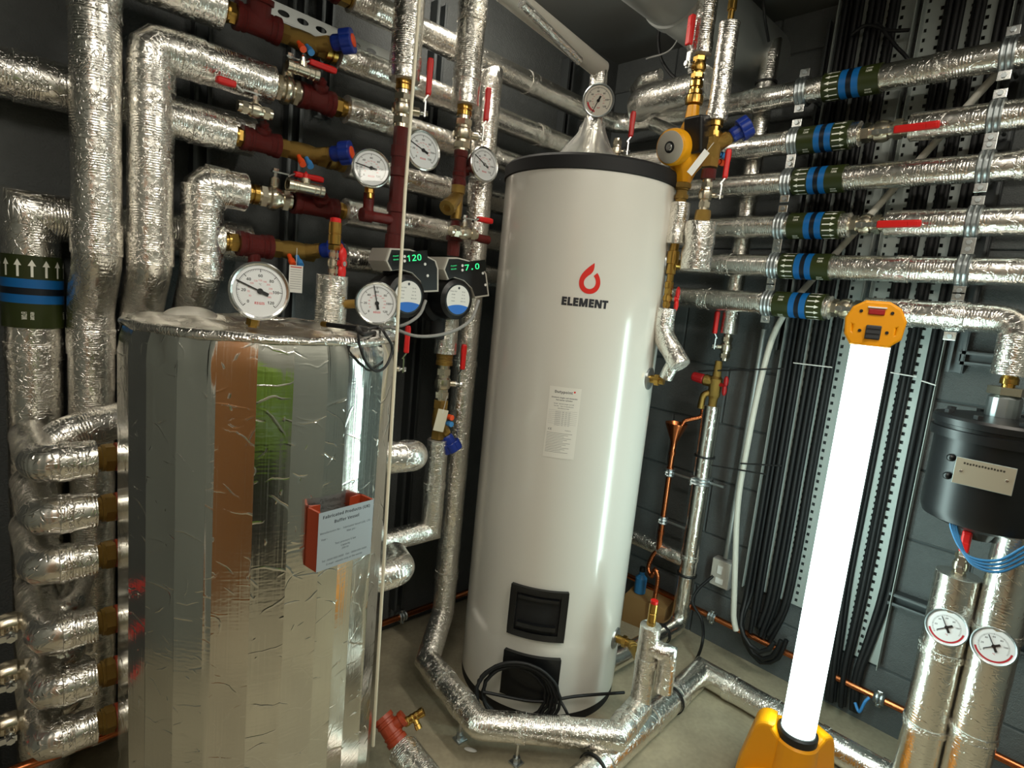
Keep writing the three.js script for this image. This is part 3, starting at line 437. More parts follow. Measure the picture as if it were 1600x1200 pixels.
const clampX = [B(0, 1255).x, B(5, 1203).x, B(0, 1577).x, B(5, 1492).x], colX = [(clampX[0] + clampX[1]) / 2, (clampX[2] + clampX[3]) / 2];
for (let k = 0; k < 2; k++) for (let i = 0; i < 6; i++) clamp(`ribbed steel clamp on the ${ORD[i]} pipe, ${k ? 'right-hand column near the filter' : 'left-hand column beside the flow bands'}`, V(colX[k], RH[i], BZ), XP, 0.041);
function channel(label, a, b, face, w = 0.041, d = 0.041, slots = true) {    // slotted strut channel, open side to the room
  const L = a.distanceTo(b), m = a.clone().lerp(b, 0.5), o = place(thing('strut_channel', label, 'channel', m), m, b.clone().sub(a), face);
  local(o, 'channel', merge(box(L, 0.003, w, 0, -d + 0.0015, 0), box(L, d, 0.003, 0, -d / 2, w / 2), box(L, d, 0.003, 0, -d / 2, -w / 2), box(L, 0.003, 0.009, 0, -0.0015, w / 2 - 0.0045), box(L, 0.003, 0.009, 0, -0.0015, -w / 2 + 0.0045)), M.strut); return o;
}
channel('upright strut channel behind the left-hand column of clamps', V(colX[0], 1.3, WZ + 0.043), V(colX[0], 2.5, WZ + 0.043), V(0, 0, 1));
channel('upright strut channel behind the right-hand column of clamps', V(colX[1], 1.3, WZ + 0.043), V(colX[1], 2.5, WZ + 0.043), V(0, 0, 1));
// uprights on the left wall
for (const [px, py, y0, y1, l] of [[319, 65, 1.4, 2.4, 'between the first two foil risers'], [462, 200, 0.3, 2.4, 'behind the red lever valves'], [515, 10, 1.9, 2.5, 'near the ceiling behind the topmost handwheel'], [682, 150, 0.1, 2.4, 'behind the two tall risers with red levers'], [892, 130, 1.4, 2.45, 'left of the pressure gauge']].map((q) => q)) {
  const p = X(px, py, WX + 0.043); channel(`dark slotted upright channel on the left wall ${l}`, V(WX + 0.043, y0, p.z), V(WX + 0.043, y1, p.z), XP);
}
{ // slotted cantilever rail seen between the two upper rows
  const a = X(420, 12, -1.74), b = X(612, 95, -1.74), L = a.distanceTo(b), m = a.clone().lerp(b, 0.5), o = place(thing('slotted_rail', 'pale slotted steel rail behind the topmost handwheel valve', 'rail', m), m, b.clone().sub(a), YP);
  const s = new THREE.Shape([[-L / 2, -0.02], [L / 2, -0.02], [L / 2, 0.02], [-L / 2, 0.02]].map((q) => new THREE.Vector2(...q)));
  for (let x = -L / 2 + 0.04; x < L / 2 - 0.03; x += 0.055) { const h = new THREE.Path(); h.absellipse(x, 0, 0.017, 0.008, 0, Math.PI * 2, true); s.holes.push(h); }
  local(o, 'web', new THREE.ExtrudeGeometry(s, { depth: 0.003, bevelEnabled: false, curveSegments: 8 }), M.galv); for (const q of [-1, 1]) local(o, 'flange', box(L, 0.003, 0.03, 0, q * 0.0215, -0.013), M.galv);
}

// ------------------------------------------------------------------ foil risers at the left
const VZ = [-0.24, -0.346, -0.462], VR = 0.049;
const riser = (label, i, row, endPx) => foilPipe(label, [V(AX - 0.09, 0.1, VZ[i]), V(AX - 0.09, 1.27, VZ[i]), V(AX, 1.385, VZ[i]), V(AX, RH[row], VZ[i]), A(row, endPx)], VR, { bend: [0, 0.03, 0.03, 0.03], tapes: [[0, 0.93, 0.06], [2, 0.08, 0.07], [2, 0.86, 0.05], [3, 0.3, 0.05]], lump: 0.0022, steps: 3 });
const v1Pipe = riser('leftmost of the three thick foil risers, nearest the left edge', 0, 1, 346);
riser('middle of the three thick foil risers, turning right under the cut pipe', 1, 2, 424);
riser('shortest of the three foil risers, turning right above the big dial', 2, 4, 382);
foilPipe('short foil pipe from behind the middle riser to a red tee', [A(3, 262), A(3, 362)], 0.044, { tapes: [[0, 0.5]] });
foilPipe('stub of foil pipe from the shortest riser to the lowest red tee', [A(5, 322), A(5, 346)], 0.042, {});
const WP = V(-1.777, 0, -0.133);
const wPipe = foilPipe('thick foil pipe with white arrows at the left edge, mitred at its top', [V(WP.x, 0.03, WP.z), V(WP.x, 1.478, WP.z), V(WP.x, 1.478, -0.62)], 0.055, { bend: 0, tapes: [[0, 0.78, 0.04], [1, 0.3]], lump: 0.0022 });
band(wPipe, V(WP.x, onRow(V(WP.x, 0, WP.z), YP, 400).y, WP.z), V(WP.x, onRow(V(WP.x, 0, WP.z), YP, 509).y, WP.z), 0.059, 1);
foilPipe('thick foil pipe along the left wall at the upper left corner', [V(-1.775, 1.775, 0.5), V(-1.775, 1.775, -0.62)], 0.054, { tapes: [[0, 0.42, 0.02], [0, 0.5, 0.02], [0, 0.56, 0.04]] });
foilPipe('narrow foil pipe at the extreme left edge behind the arrows pipe', [V(-1.78, 0.05, 0.0), V(-1.78, 1.25, 0.0)], 0.04, {});
// print on the jackets
const printTex = canvasTex(1024, 128, (c, w, h) => { c.clearRect(0, 0, w, h); c.fillStyle = '#4a463f'; c.font = 'bold 96px sans-serif'; c.textBaseline = 'middle'; c.fillText('Kooltherm', 10, h / 2 + 4, 760); c.font = '40px sans-serif'; c.fillText('FM Pipe Insulation', 790, h / 2, 230); });
const printMat = std(0xffffff, 0.5, 0, { map: printTex, transparent: true });
function jacketPrint(owner, c, dir, r, len, hgt, face) {
  const o = owner, a = hgt / r, g = new THREE.CylinderGeometry(r, r, len, 10, 1, true, -a / 2, a), uv = g.attributes.uv; for (let i = 0; i < uv.count; i++) uv.setXY(i, 1 - uv.getY(i), uv.getX(i));
  part(o, 'print', aim(g.rotateZ(Math.PI / 2).rotateX(Math.PI / 2), c, dir, face), printMat);
}
jacketPrint(wPipe, V(WP.x, 1.03, WP.z), V(0, -1, 0), 0.0575, 0.28, 0.03, V(0.93, 0, 0.36));
jacketPrint(v1Pipe, V(AX - 0.09, 1.04, VZ[0]), V(0, -1, 0), 0.0515, 0.2, 0.022, V(0.93, 0, 0.36));

// ------------------------------------------------------------------ fittings along the left-wall rows
const FACE = V(1, 0.1, 0.2), mid = (i, a, b) => A(i, (a + b) / 2), span = (i, a, b) => A(i, a).distanceTo(A(i, b));
// row 1: red fitting at the top edge
tee('red iron fitting with brass nut at the top edge of the picture', mid(0, 492, 528), ZN, YP, { len: span(0, 492, 528), r: 0.03, branch: 0.05, unions: [[1, 0.06, 0.03]] });
// row 2
tee('big red iron tee with raised plug, in the second row under the top edge', mid(1, 368, 436), ZN, V(0.25, 1, 0), { len: span(1, 368, 436), r: 0.031, branch: 0.06, br: 0.95, plug: M.redIron, unions: [[-1, span(1, 346, 366), 0.027]] });
balancer('brass balancing valve with blue handwheel in the second row, near the top edge', mid(1, 437, 508), ZN, V(1, 0.25, 0), { len: span(1, 437, 512), tilt: 0.85, reach: 0.055, off: 0.03 });
tee('brass union nut joining the second row foil pipe below the handwheel', mid(1, 508, 522), ZN, YP, { len: span(1, 508, 524), r: 0.026, branch: 0, mat: M.brass, name: 'brass_union' });
// row 3
ballValve('nickel ball valve with raised red lever in the third row', mid(2, 427, 466), ZN, V(0.25, 1, 0), { s: 1.32, l: span(2, 425, 467) / 0.136, lever: 1, grip: 0.08 });
tee('red iron tee with a plugged boss in the third row', mid(2, 468, 520), ZN, V(0.6, 0.8, 0), { len: span(2, 468, 520), r: 0.031, branch: 0.045, br: 0.6, plug: M.redIron, unions: [[1, span(2, 520, 540), 0.028]] });
tee('small nickel drain cock with red plug above the third row valve', A(2, 458).add(V(0.055, 0.045, 0)), ZN, YP, { len: 0.085, r: 0.015, branch: 0.02, mat: M.nickel, plug: M.steel, name: 'drain_cock' });
// row 4
tee('red iron tee with brass nut in the fourth row, left of a handwheel', mid(3, 378, 436), ZN, V(0.5, 0.85, 0), { len: span(3, 378, 436), r: 0.028, branch: 0.04, br: 0.6, plug: M.redIron, unions: [[-1, span(3, 362, 377), 0.025]] });
ballValve('small nickel drain valve standing upright with a red handle, above the fourth row', A(3, 384).add(V(0.06, 0.06, 0)), ZN, V(0.15, 1, 0.1), { s: 0.62, lever: -1, grip: 0.045 });
balancer('brass balancing valve with blue handwheel in the fourth row', mid(3, 437, 508), ZN, V(1, 0.2, 0), { len: span(3, 437, 512), tilt: 0.85, reach: 0.055, off: 0.03 });
tee('brass union nut behind the fourth row handwheel', mid(3, 514, 536), ZN, YP, { len: span(3, 514, 538), r: 0.024, branch: 0, mat: M.oldBrass, name: 'brass_union' });
// row 5
ballValve('nickel ball valve with red lever held flat in the fifth row', mid(4, 402, 452), ZN, V(0.15, 1, 0), { s: 1.12, l: span(4, 402, 456) / 0.136, lever: 1, grip: 0.085 });
tee('brass hex nut between foil elbow and ball valve in the fifth row', mid(4, 383, 402), ZN, YP, { len: span(4, 383, 402), r: 0.024, branch: 0, mat: M.brass, name: 'brass_union' });
tee('red iron tee at the right end of the fifth row fittings', mid(4, 458, 526), ZN, V(0.8, 0.5, 0), { len: span(4, 458, 526), r: 0.029, branch: 0.045, br: 0.7, plug: M.redIron, unions: [[1, 0.03, 0.026]] });
tee('small nickel drain cock with red end lying over the fifth row', A(4, 462).add(V(0.06, 0.035, 0)), ZN, YP, { len: 0.1, r: 0.016, branch: 0.025, mat: M.nickel, plug: M.red, name: 'drain_cock' });
// row 6
tee('red iron tee with branch pointing down in the lowest row', mid(5, 372, 424), ZN, V(0, -1, 0), { len: span(5, 372, 424), r: 0.03, branch: 0.07, br: 0.55, unions: [[-1, span(5, 347, 371), 0.026]] });
balancer('brass balancing valve with blue handwheel in the lowest row behind the air vent', mid(5, 425, 490), ZN, V(1, 0.2, 0), { len: span(5, 425, 492), tilt: 0.85, reach: 0.055, off: 0.03 });
{ const p = A(5, 450).add(V(0.06, -0.04, 0)); const o = thing('paper_tag', 'white paper tag hanging from the lowest row balancing valve', 'tag', p); o.rotation.y = 1.1; o.updateMatrixWorld(); local(o, 'card', box(0.036, 0.075, 0.0008, 0, -0.04, 0), std(0xffffff, 0.8, 0, { map: canvasTex(128, 256, (c) => { c.fillStyle = '#e4e2dc'; c.fillRect(0, 0, 128, 256); c.fillStyle = '#777'; for (let i = 0; i < 9; i++) c.fillRect(12, 40 + i * 22, 104, 3); c.fillStyle = '#d05040'; c.fillRect(12, 12, 104, 10); }) })); local(o, 'string', cylY(0.0008, 0.05, 0, 0.02, 0, 6), M.white); }

// ------------------------------------------------------------------ two risers with red levers down to the pumps
const R1 = V(-1.5, 0, -0.935), R2 = V(-1.5, 0, -1.157), on1 = (py) => onRow(R1, YP, py), on2 = (py) => onRow(R2, YP, py), DN = V(0, -1, 0);
const SIDE = V(0.5, 0, -0.86);
foilPipe('thick foil riser behind the white cord, left of its red lever', [V(R1.x, 2.45, R1.z), on1(126)], 0.043, { tapes: [[0, 0.4], [0, 0.9, 0.03]] });
foilPipe('thick foil riser in front of the left wall pipes, right of the white cord', [V(R2.x, 2.45, R2.z), on2(165)], 0.043, { tapes: [[0, 0.45], [0, 0.82, 0.03]] });
for (const [on, a, b, l] of [[on1, 126, 200, 'beside the white cord'], [on2, 166, 238, 'left of the narrow foil pipe']]) {
  const p = on(a), q = on(b), L = p.distanceTo(q), s = L * 0.78 / 0.136;
  tee(`brass nut under the foil riser ${l}`, p.clone().lerp(q, 0.1), DN, XP, { len: L * 0.22, r: 0.021, branch: 0, mat: M.brass, name: 'brass_union' });
  ballValve(`nickel ball valve with upright red lever ${l}`, p.clone().lerp(q, 0.61), DN, SIDE, { s: 1.02, l: s, lever: -1, grip: 0.1 });
}
const turned = (pyr, col) => { const p = pyr.map(([py, r]) => [col(py).y, r]); return pyr[0][0] < pyr.at(-1)[0] ? p.reverse() : p; };
function stack(name, label, axis, col, mat, pyr) {      // turned pieces down a vertical pipe: [py, radius]
  const o = thing(name, label, 'pipe fitting', col(pyr.at(-1)[0])); const y0 = o.position.y;
  part(o, 'body', rv(turned(pyr, col), 28).rotateZ(Math.PI / 2).translate(o.position.x, 0, o.position.z), mat); return o;
}
const col1 = stack('iron_column', 'tall dark red iron pipe column above the left pump', R1, on1, M.redIron, [[200, 0.0], [200, 0.021], [228, 0.021], [229, 0.025], [246, 0.025], [247, 0.022], [262, 0.022], [263, 0.026], [276, 0.026], [277, 0.022], [318, 0.022], [319, 0.026], [332, 0.026], [333, 0.022], [366, 0.022], [367, 0.026], [390, 0.026], [390, 0]]);
const col2 = stack('iron_column', 'short dark red iron tee above the brass strainer', R2, on2, M.redIron, [[236, 0], [236, 0.022], [246, 0.022], [247, 0.019], [268, 0.019], [270, 0.022], [276, 0.022], [277, 0.019], [282, 0.023], [290, 0.023], [290, 0]]);
const NF = V(0.95, 0.18, 0.28);
{ const p = on1(345), e = p.clone().addScaledVector(V(0, 0, 1), 0.09), o = part(col1, 'side_branch', merge(sweep(rounded([p, e, e.clone().add(V(0, 0.06, 0))], 0.02), 0.015, { seg: 16 }), aim(rv([[0, 0.019], [0.03, 0.019], [0.03, 0]]), e.clone().add(V(0, 0, -0.01)), V(0, 0, 1))), M.redIron, 'red iron elbow');
  part(o, 'nipple', merge(aim(merge(rv([[0.055, 0.012], [0.1, 0.012]]), hexX(0.015, 0.02, 0.072)), e, YP, XP)), M.brass, 'brass nipple'); }
gauge('round steel dial gauge left of the tall red column', X(580, 263, -1.46), V(0.93, 0.12, 0.35), { R: 0.05, needle: -78, stem: [0, -1], stemLen: 0.03 });
gauge('round steel dial gauge just right of the white cord', X(661, 235, -1.49), V(0.95, 0.12, 0.1), { R: 0.056, needle: -68 });
gauge('round steel dial gauge in front of the narrow foil pipe', X(757, 257, -1.46), V(0.97, 0.1, 0.05), { R: 0.053, needle: -62 });
{ const p = on2(264), e = X(757, 268, -1.5); part(col2, 'side_branch', merge(sweep([p, e], 0.014, { seg: 14 }), aim(rv([[-0.02, 0.019], [0.02, 0.019], [0.02, 0], [-0.02, 0]].sort((a, b) => a[0] - b[0])), p.clone().lerp(e, 0.5), e.clone().sub(p))), M.redIron); }
{ // brass Y strainer
  const o = thing('y_strainer', 'brass Y-shaped strainer under the short red tee', 'strainer', on2(342));
  part(o, 'strainer_body', merge(aim(rv([[0, 0.017], [0.004, 0.022], [0.03, 0.022], [0.032, 0.017]].map(([x, r]) => [x, r])), on2(304), YP), sweep([on2(302), on2(342)], 0.018, { seg: 18 })), M.oldBrass);
  const a = on2(306), d = X(692, 332, -1.46).sub(a); part(o, 'screen_leg', aim(rv([[0, 0.017], [0.02, 0.02], [0.06, 0.022], [0.062, 0.025], [0.084, 0.025], [0.085, 0.013], [0.078, 0.012], [0.078, 0]]), a, d), M.oldBrass);
}
ballValve('small nickel drain valve with red lever below the brass strainer', on2(364).add(V(0.045, 0, 0)), V(0.1, 0, -1), YP, { s: 0.72, lever: 1, grip: 0.055 });
{ const a = on2(366).add(V(0.045, 0, -0.045)); tubeThing('hose_tail', 'ribbed red hose tail on the drain valve under the strainer', 'hose tail', [a, a.clone().add(V(0, -0.004, -0.03)), a.clone().add(V(0, -0.004, -0.06))], 0.014, M.redIron); }
stack('iron_column', 'red flange and brass nut on top of the right pump', R2, on2, M.redIron, [[345, 0], [345, 0.016], [368, 0.018], [369, 0.026], [376, 0.026], [377, 0.02], [386, 0.02], [400, 0.02], [400, 0]]);

// pumps
function pump(label, poly, arc, disc, digits, cx) {
  const px = -1.42, o = thing('circulation_pump', label, 'pump', X(...disc, px).setX(-1.5));
  const W = (q) => X(q[0], q[1], px), sh = (pts) => new THREE.Shape(pts.map((q) => { const p = W(q); return new THREE.Vector2(-p.z, p.y); }));
  const ext = (s, d, bev, x) => new THREE.ExtrudeGeometry(s, { depth: d, bevelEnabled: bev > 0, bevelSize: bev, bevelThickness: bev, bevelSegments: 2 }).rotateY(Math.PI / 2).translate(x, 0, 0);   // shape (-z, y)
  const full = [...poly, ...arc];
  part(o, 'control_box', ext(sh(full), 0.09, 0.002, px - 0.092), M.panelGrey, 'grey control box');
  const c = full.reduce((a, q) => [a[0] + q[0] / full.length, a[1] + q[1] / full.length], [0, 0]);
  const pan = part(o, 'control_panel', ext(sh(full), 0.002, 0.0012, px), M.panelGrey, 'white panel edge');
  part(pan, 'panel_face', ext(sh(full.map((q) => [q[0] + (c[0] - q[0]) * 0.055, q[1] + (c[1] - q[1]) * 0.055])), 0.002, 0, px + 0.0016), M.black, 'black glossy face');
  const scr = canvasTex(256, 96, (t) => { t.fillStyle = '#020403'; t.fillRect(0, 0, 256, 96); t.fillStyle = '#35f08a'; t.font = 'bold 62px monospace'; t.fillText(digits, 100, 70); t.font = '15px sans-serif'; t.fillText('Power', 8, 26); t.fillText('Mode', 8, 52); });
  const a = W([poly[0][0] + 3, poly[0][1] + 5]), q = W([poly[0][0] + 58, poly[0][1] + 24]), dz = a.z - q.z, dy = 0.036, m = a.clone().lerp(q, 0.5);
  part(pan, 'display', new THREE.PlaneGeometry(dz, dy).rotateX(0).rotateY(Math.PI / 2).rotateX(0.2).translate(px + 0.0042, m.y, m.z), std(0x000000, 0.3, 0, { emissiveMap: scr, emissive: new THREE.Color(1, 1, 1), emissiveIntensity: 0.9 }), 'small green display');
  for (const [u, v] of [[22, 12], [22, 19], [54, 24], [58, 42]]) part(pan, 'button', cylX(0.0042, 0.003).applyMatrix4(new THREE.Matrix4().setPosition(W([poly[0][0] + u, poly[0][1] + v]).setX(px + 0.004))), M.white);
  const mc = W(disc);
  part(o, 'motor', aim(rv([[-0.14, 0], [-0.14, 0.05], [-0.06, 0.062], [-0.03, 0.066], [0.005, 0.062], [0.012, 0.05], [0.012, 0]], 40), mc, XP), M.black, 'black round motor');
  const lab = canvasTex(256, 256, (t) => { t.fillStyle = '#e6e6e2'; t.fillRect(0, 0, 256, 256); t.fillStyle = '#1f6fd0'; t.beginPath(); t.moveTo(0, 200); t.quadraticCurveTo(120, 150, 256, 190); t.lineTo(256, 256); t.lineTo(0, 256); t.fill(); t.fillStyle = '#33363c'; t.beginPath(); t.arc(128, 26, 11, 0, 7); t.fill(); t.font = '15px sans-serif'; t.textAlign = 'center'; for (let i = 0; i < 8; i++) t.fillText(['Pump 230V', '50 Hz', 'IPX4D', 'P1 W', 'T 110', 'bar 10', 'made', 'EEI 0.18'][i], 70 + (i % 2) * 112, 62 + Math.floor(i / 2) * 28); });
  part(o, 'rating_label', aim(new THREE.CircleGeometry(0.045, 40).rotateY(Math.PI / 2).translate(0.0128, 0, 0), mc, XP, V(0, 1, 0)), std(0xffffff, 0.4, 0, { map: lab }), 'round white label with a blue wave');
  const v = V(-1.5, 0, mc.z + cx); part(o, 'volute', merge(aim(rv([[-0.04, 0], [-0.04, 0.05], [-0.02, 0.07], [0.02, 0.07], [0.04, 0.05], [0.04, 0]], 32), V(-1.51, mc.y - 0.01, mc.z), XP), sweep([V(v.x, mc.y + 0.1, v.z), V(v.x, mc.y - 0.13, v.z)], 0.027, { seg: 18 })), M.blackMat);
}
pump('left of the two black circulation pumps with green display', [[608.7, 388.7], [640, 390], [657.5, 396], [680, 407.5], [684, 420], [684, 455]], [[661, 456], [657, 440], [643, 426], [625, 420.5], [610, 422.5], [602.5, 407.5]], [634, 463], '120', 0.0);
pump('right of the two black circulation pumps, nearer the white cylinder', [[699, 403], [714, 403], [730, 407], [750, 415], [759, 428], [763, 462]], [[742, 465], [737, 451], [724, 438], [708, 433], [699, 436.5], [692.5, 421]], [712, 468], '7.0', 0.0);

// ------------------------------------------------------------------ narrow foil pipe, floor loop and the pipes under the pumps
{
  const a = X(765, 128, -1.56), t = V(a.x, a.y, a.z), e0 = X(693, 955, -1.548), e1 = Y(668, 1032, 0.13), e2 = Y(748, 1132, 0.12), e3 = Y(962, 1150, 0.12), e4 = Y(999, 1104, 0.12);
  foilPipe('narrow foil pipe down the left of the white cylinder, looping round its foot', [V(-1.603, a.y, a.z), t, e0, e1, e2, e3, e4], 0.042, { bend: [0, 0, 0.02, 0, 0.02, 0, 0], tapes: [[1, 0.12, 0.03], [1, 0.5, 0.02], [1, 0.92, 0.03], [3, 0.35, 0.03], [3, 0.7, 0.04], [4, 0.3, 0.03], [4, 0.62, 0.03], [5, 0.4, 0.02]], steps: 2 });
  const top = onRow(V(e4.x, 0, e4.z), YP, 977), side = top.clone().add(V(0.06, -0.075, -0.02)), c = V(e4.x, 0, e4.z);
  const p = foilPipe('upright foil tee at the right foot of the white cylinder', [c.clone().setY(0.1), top], 0.033, { tapes: [[0, 0.6, 0.03]] });
  foilPipe('short foil elbow hanging beside the upright foil tee', [top.clone().add(V(0.01, -0.07, 0)), side, side.clone().add(V(0.003, -0.125, 0))], 0.029, { bend: 0 });
  airVent('brass air vent with red cap on the upright foil tee by the floor', top.clone().add(V(0, 0.001, 0)), 0.075, 0.014);
  const b = portC.clone(); tee('brass nuts joining the lowest port of the cylinder to the foil tee', b.clone().lerp(c.clone().setY(b.y), 0.42), c.clone().setY(b.y).sub(b), YP, { len: b.distanceTo(c.clone().setY(b.y)) * 0.8, r: 0.016, branch: 0, mat: M.oldBrass, name: 'brass_union' });
  for (const [q, t, l] of [[e2, e3, 'white-headed bolt foot under the floor pipe in front of the cylinder'], [e1, e2, 'small bolt foot under the slanting part of the floor pipe']]) { const m = q.clone().lerp(t, l[0] === 'w' ? 0.3 : 0.72); const o = thing('floor_support', l, 'pipe support', V(m.x, 0, m.z)); local(o, 'base', merge(box(0.035, 0.006, 0.035, 0, 0.003, 0, 0.002), hexX(0.012, 0.016).rotateZ(Math.PI / 2).translate(0, 0.014, 0)), M.zinc); local(o, 'rod', cylY(0.005, 0.075, 0, 0.045, 0, 10), M.steel); }
}
{
  const a = Y(905, 1225, 0.05), k = Y(1096, 1049, 0.05), b = V(0.6, 0.05, k.z), d = a.clone().sub(k);
  foilPipe('long foil pipe lying on the floor round the corner at the right', [k.clone().addScaledVector(d, 1.3), k, b], 0.046, { bend: 0, mat: M.foilSmooth, lump: 0.001, straps: [[0, 0.76], [0, 0.3], [1, 0.255]], tapes: [[0, 0.35, 0.02], [0, 0.62, 0.02], [0, 0.8, 0.04], [1, 0.08, 0.03], [1, 0.19, 0.02], [1, 0.3, 0.02], [1, 0.42, 0.02]] });
}
foilPipe('foil pipe below the handwheel under the pumps, elbowing into the tank', [on2(687), on2(828), V(R2.x, on2(828).y, -0.745)], 0.036, { bend: 0, tapes: [[0, 0.5, 0.02]] });
foilPipe('sleeve of foil pipe just under the right pump', [on2(488), on2(552)], 0.037, {});
{
  const p = on2(552), q = on2(627), L = p.distanceTo(q);
  tee('brass nut above the valve under the right pump', p.clone().lerp(q, 0.12), DN, XP, { len: L * 0.24, r: 0.025, branch: 0, mat: M.oldBrass, name: 'brass_union' });
  ballValve('nickel ball valve with red lever under the right pump', p.clone().lerp(q, 0.62), DN, SIDE, { s: L * 0.76 / 0.136, lever: -1, grip: 0.085 });
  balancer('brass balancing valve with blue handwheel hanging down under the right pump', on2(655), DN, V(0.6, 0, -0.8), { len: on2(627).distanceTo(on2(687)), tilt: 0.55, reach: 0.05 });
  const t = on2(632).add(V(0.045, 0, 0.02)), o = thing('paper_tag', 'white paper tag hanging under the right pump', 'tag', t); o.rotation.set(0.1, 1.0, -0.25); o.updateMatrixWorld(); local(o, 'card', box(0.034, 0.075, 0.0008, 0, -0.045, 0), M.cream); local(o, 'string', cylY(0.0008, 0.06, 0, 0.01, 0, 6), M.white);
}
{ // lower stop valve of the left pump, mostly behind the tank
  ballValve('nickel ball valve with red lever under the left pump, seen beside the cord', on1(575), DN, V(0.5, 0, -0.86), { s: 0.85, lever: -1, grip: 0.085 });
  foilPipe('sleeve of foil pipe below the left pump behind the tank', [on1(492), on1(548)], 0.036, {}); foilPipe('foil pipe behind the right edge of the buffer tank', [on1(602), V(R1.x, 0.45, R1.z)], 0.036, {});
}
foilPipe('upper foil elbow beside the right edge of the buffer tank', [D(590, 717, 1.4), D(648, 712, 1.45), D(634, 708, 1.64)], 0.039, { bend: 0.04 });
foilPipe('lower foil elbow beside the right edge of the buffer tank', [D(580, 905, 1.42), D(628, 890, 1.46), D(616, 868, 1.62)], 0.038, { bend: 0.04 });
{
  const a = Y(597, 1120, 0.17), b = Y(622, 1160, 0.12), d = b.clone().sub(a);
  tee('rusty red iron tee at the foot of the tank with a brass drain cock', a.clone().lerp(b, 0.5), d, V(0.4, 0.5, -0.8), { len: d.length(), r: 0.027, branch: 0.05, br: 0.7, mat: M.orangeIron, unions: [[1, 0.03, 0.025]] });
  const k = a.clone().lerp(b, 0.5).add(V(0.03, 0.03, -0.06)); tee('small brass drain cock on the rusty red tee', k, V(0.4, 0.5, -0.8), V(0.6, -0.5, 0), { len: 0.06, r: 0.012, branch: 0.035, mat: M.brass, name: 'drain_cock' });
  const e = b.clone().addScaledVector(d, 0.35); foilPipe('foil pipe leaving the tank foot towards the camera', [e, e.clone().add(V(0.4, -0.02, 0.02))], 0.046, {});
}
// ------------------------------------------------------------------ six foil elbows joined to the left side of the tank
['topmost', 'second', 'third', 'fourth', 'fifth', 'lowest'].forEach((n, i) => {
  const py = [714, 792, 865, 968, 1048, 1122][i], px0 = 214, q = X(176, py, -1.42), l = V(-1.42, q.y, 0), P = (px) => onCol(l, V(0, 0, 1), px), e = P([78, 80, 78, 86, 86, 84][i]);
  const f = P(149), g = P(180);
  tee(`brass and red joint between the tank and the ${n} foil elbow at its left`, P(197), V(0, 0, 1), YP, { len: P(px0).distanceTo(g), r: 0.027, branch: 0, mat: M.orangeIron, unions: [[1, g.distanceTo(f), 0.03]], name: 'tank_joint', um: M.oldBrass });
  foilPipe(`${n} of six foil elbows stacked at the left side of the tank`, [f, e.clone().add(V(0, 0, 0.012)), V(-1.70, q.y - 0.01, e.z + 0.012)], 0.0385, { bend: 0.025, steps: 2, lump: 0.002, tapes: [[0, 0.6, 0.02]] });
});
foilPipe('slanting foil pipe above the elbows, passing behind the tank', [X(62, 712, -1.6), X(105, 678, -1.6), X(205, 652, -1.62)], 0.043, { bend: 0.03 });
[[985, 0.0, 'upper'], [1060, 0.0, 'middle'], [1140, 0.0, 'lower']].forEach(([py, dz, n], i) => {
  const p = X(14, py - 10, -1.52);
  ballValve(`${n} of three nickel valves with red levers at the lower left edge`, p, V(0, 0, 1), V(0.8, -0.1, 0.5), { s: 0.8, lever: 1, grip: 0.06 });
  foilPipe(`${n} foil stub with a valve at the lower left edge`, [V(-1.52, p.y + 0.002, p.z - 0.05), V(-1.52, p.y + 0.004, p.z - 0.105), V(-1.66, p.y + 0.004, p.z - 0.14)], 0.03, { bend: 0.02 });
});
tubeThing('copper_pipe', 'copper pipe low at the left edge, passing behind the tank', 'pipe', [X(10, 1208, -1.5), X(240, 1121, -1.5)], 0.011, M.copper);
{ const a = X(592, 976, WX + 0.05), y = a.y; tubeThing('copper_pipe', 'copper pipe low on the left wall between tank and white cylinder', 'pipe', [V(WX + 0.05, y, -0.2), V(WX + 0.05, y, -2.2)], 0.0125, M.copper); clamp('small steel clip on the copper pipe between tank and cylinder', onCol(V(WX + 0.05, y, 0), ZN, 628), ZN, 0.0135, undefined, onCol(V(WX + 0.05, y, 0), ZN, 628).z - 0.055); }
{ const a = Z(1400, 1104, WZ + 0.05), y = a.y; tubeThing('copper_pipe', 'long copper pipe low on the right wall behind the cables', 'pipe', [V(-1.75, y, WZ + 0.05), V(0.6, y, WZ + 0.05)], 0.0125, M.copper); for (const [px, l] of [[1113, 'left of the white conduit'], [1374, 'right of the lamp tube']]) clamp(`small steel clip on the copper pipe ${l}`, onCol(V(0, y, WZ + 0.05), XP, px), XP, 0.0135); }

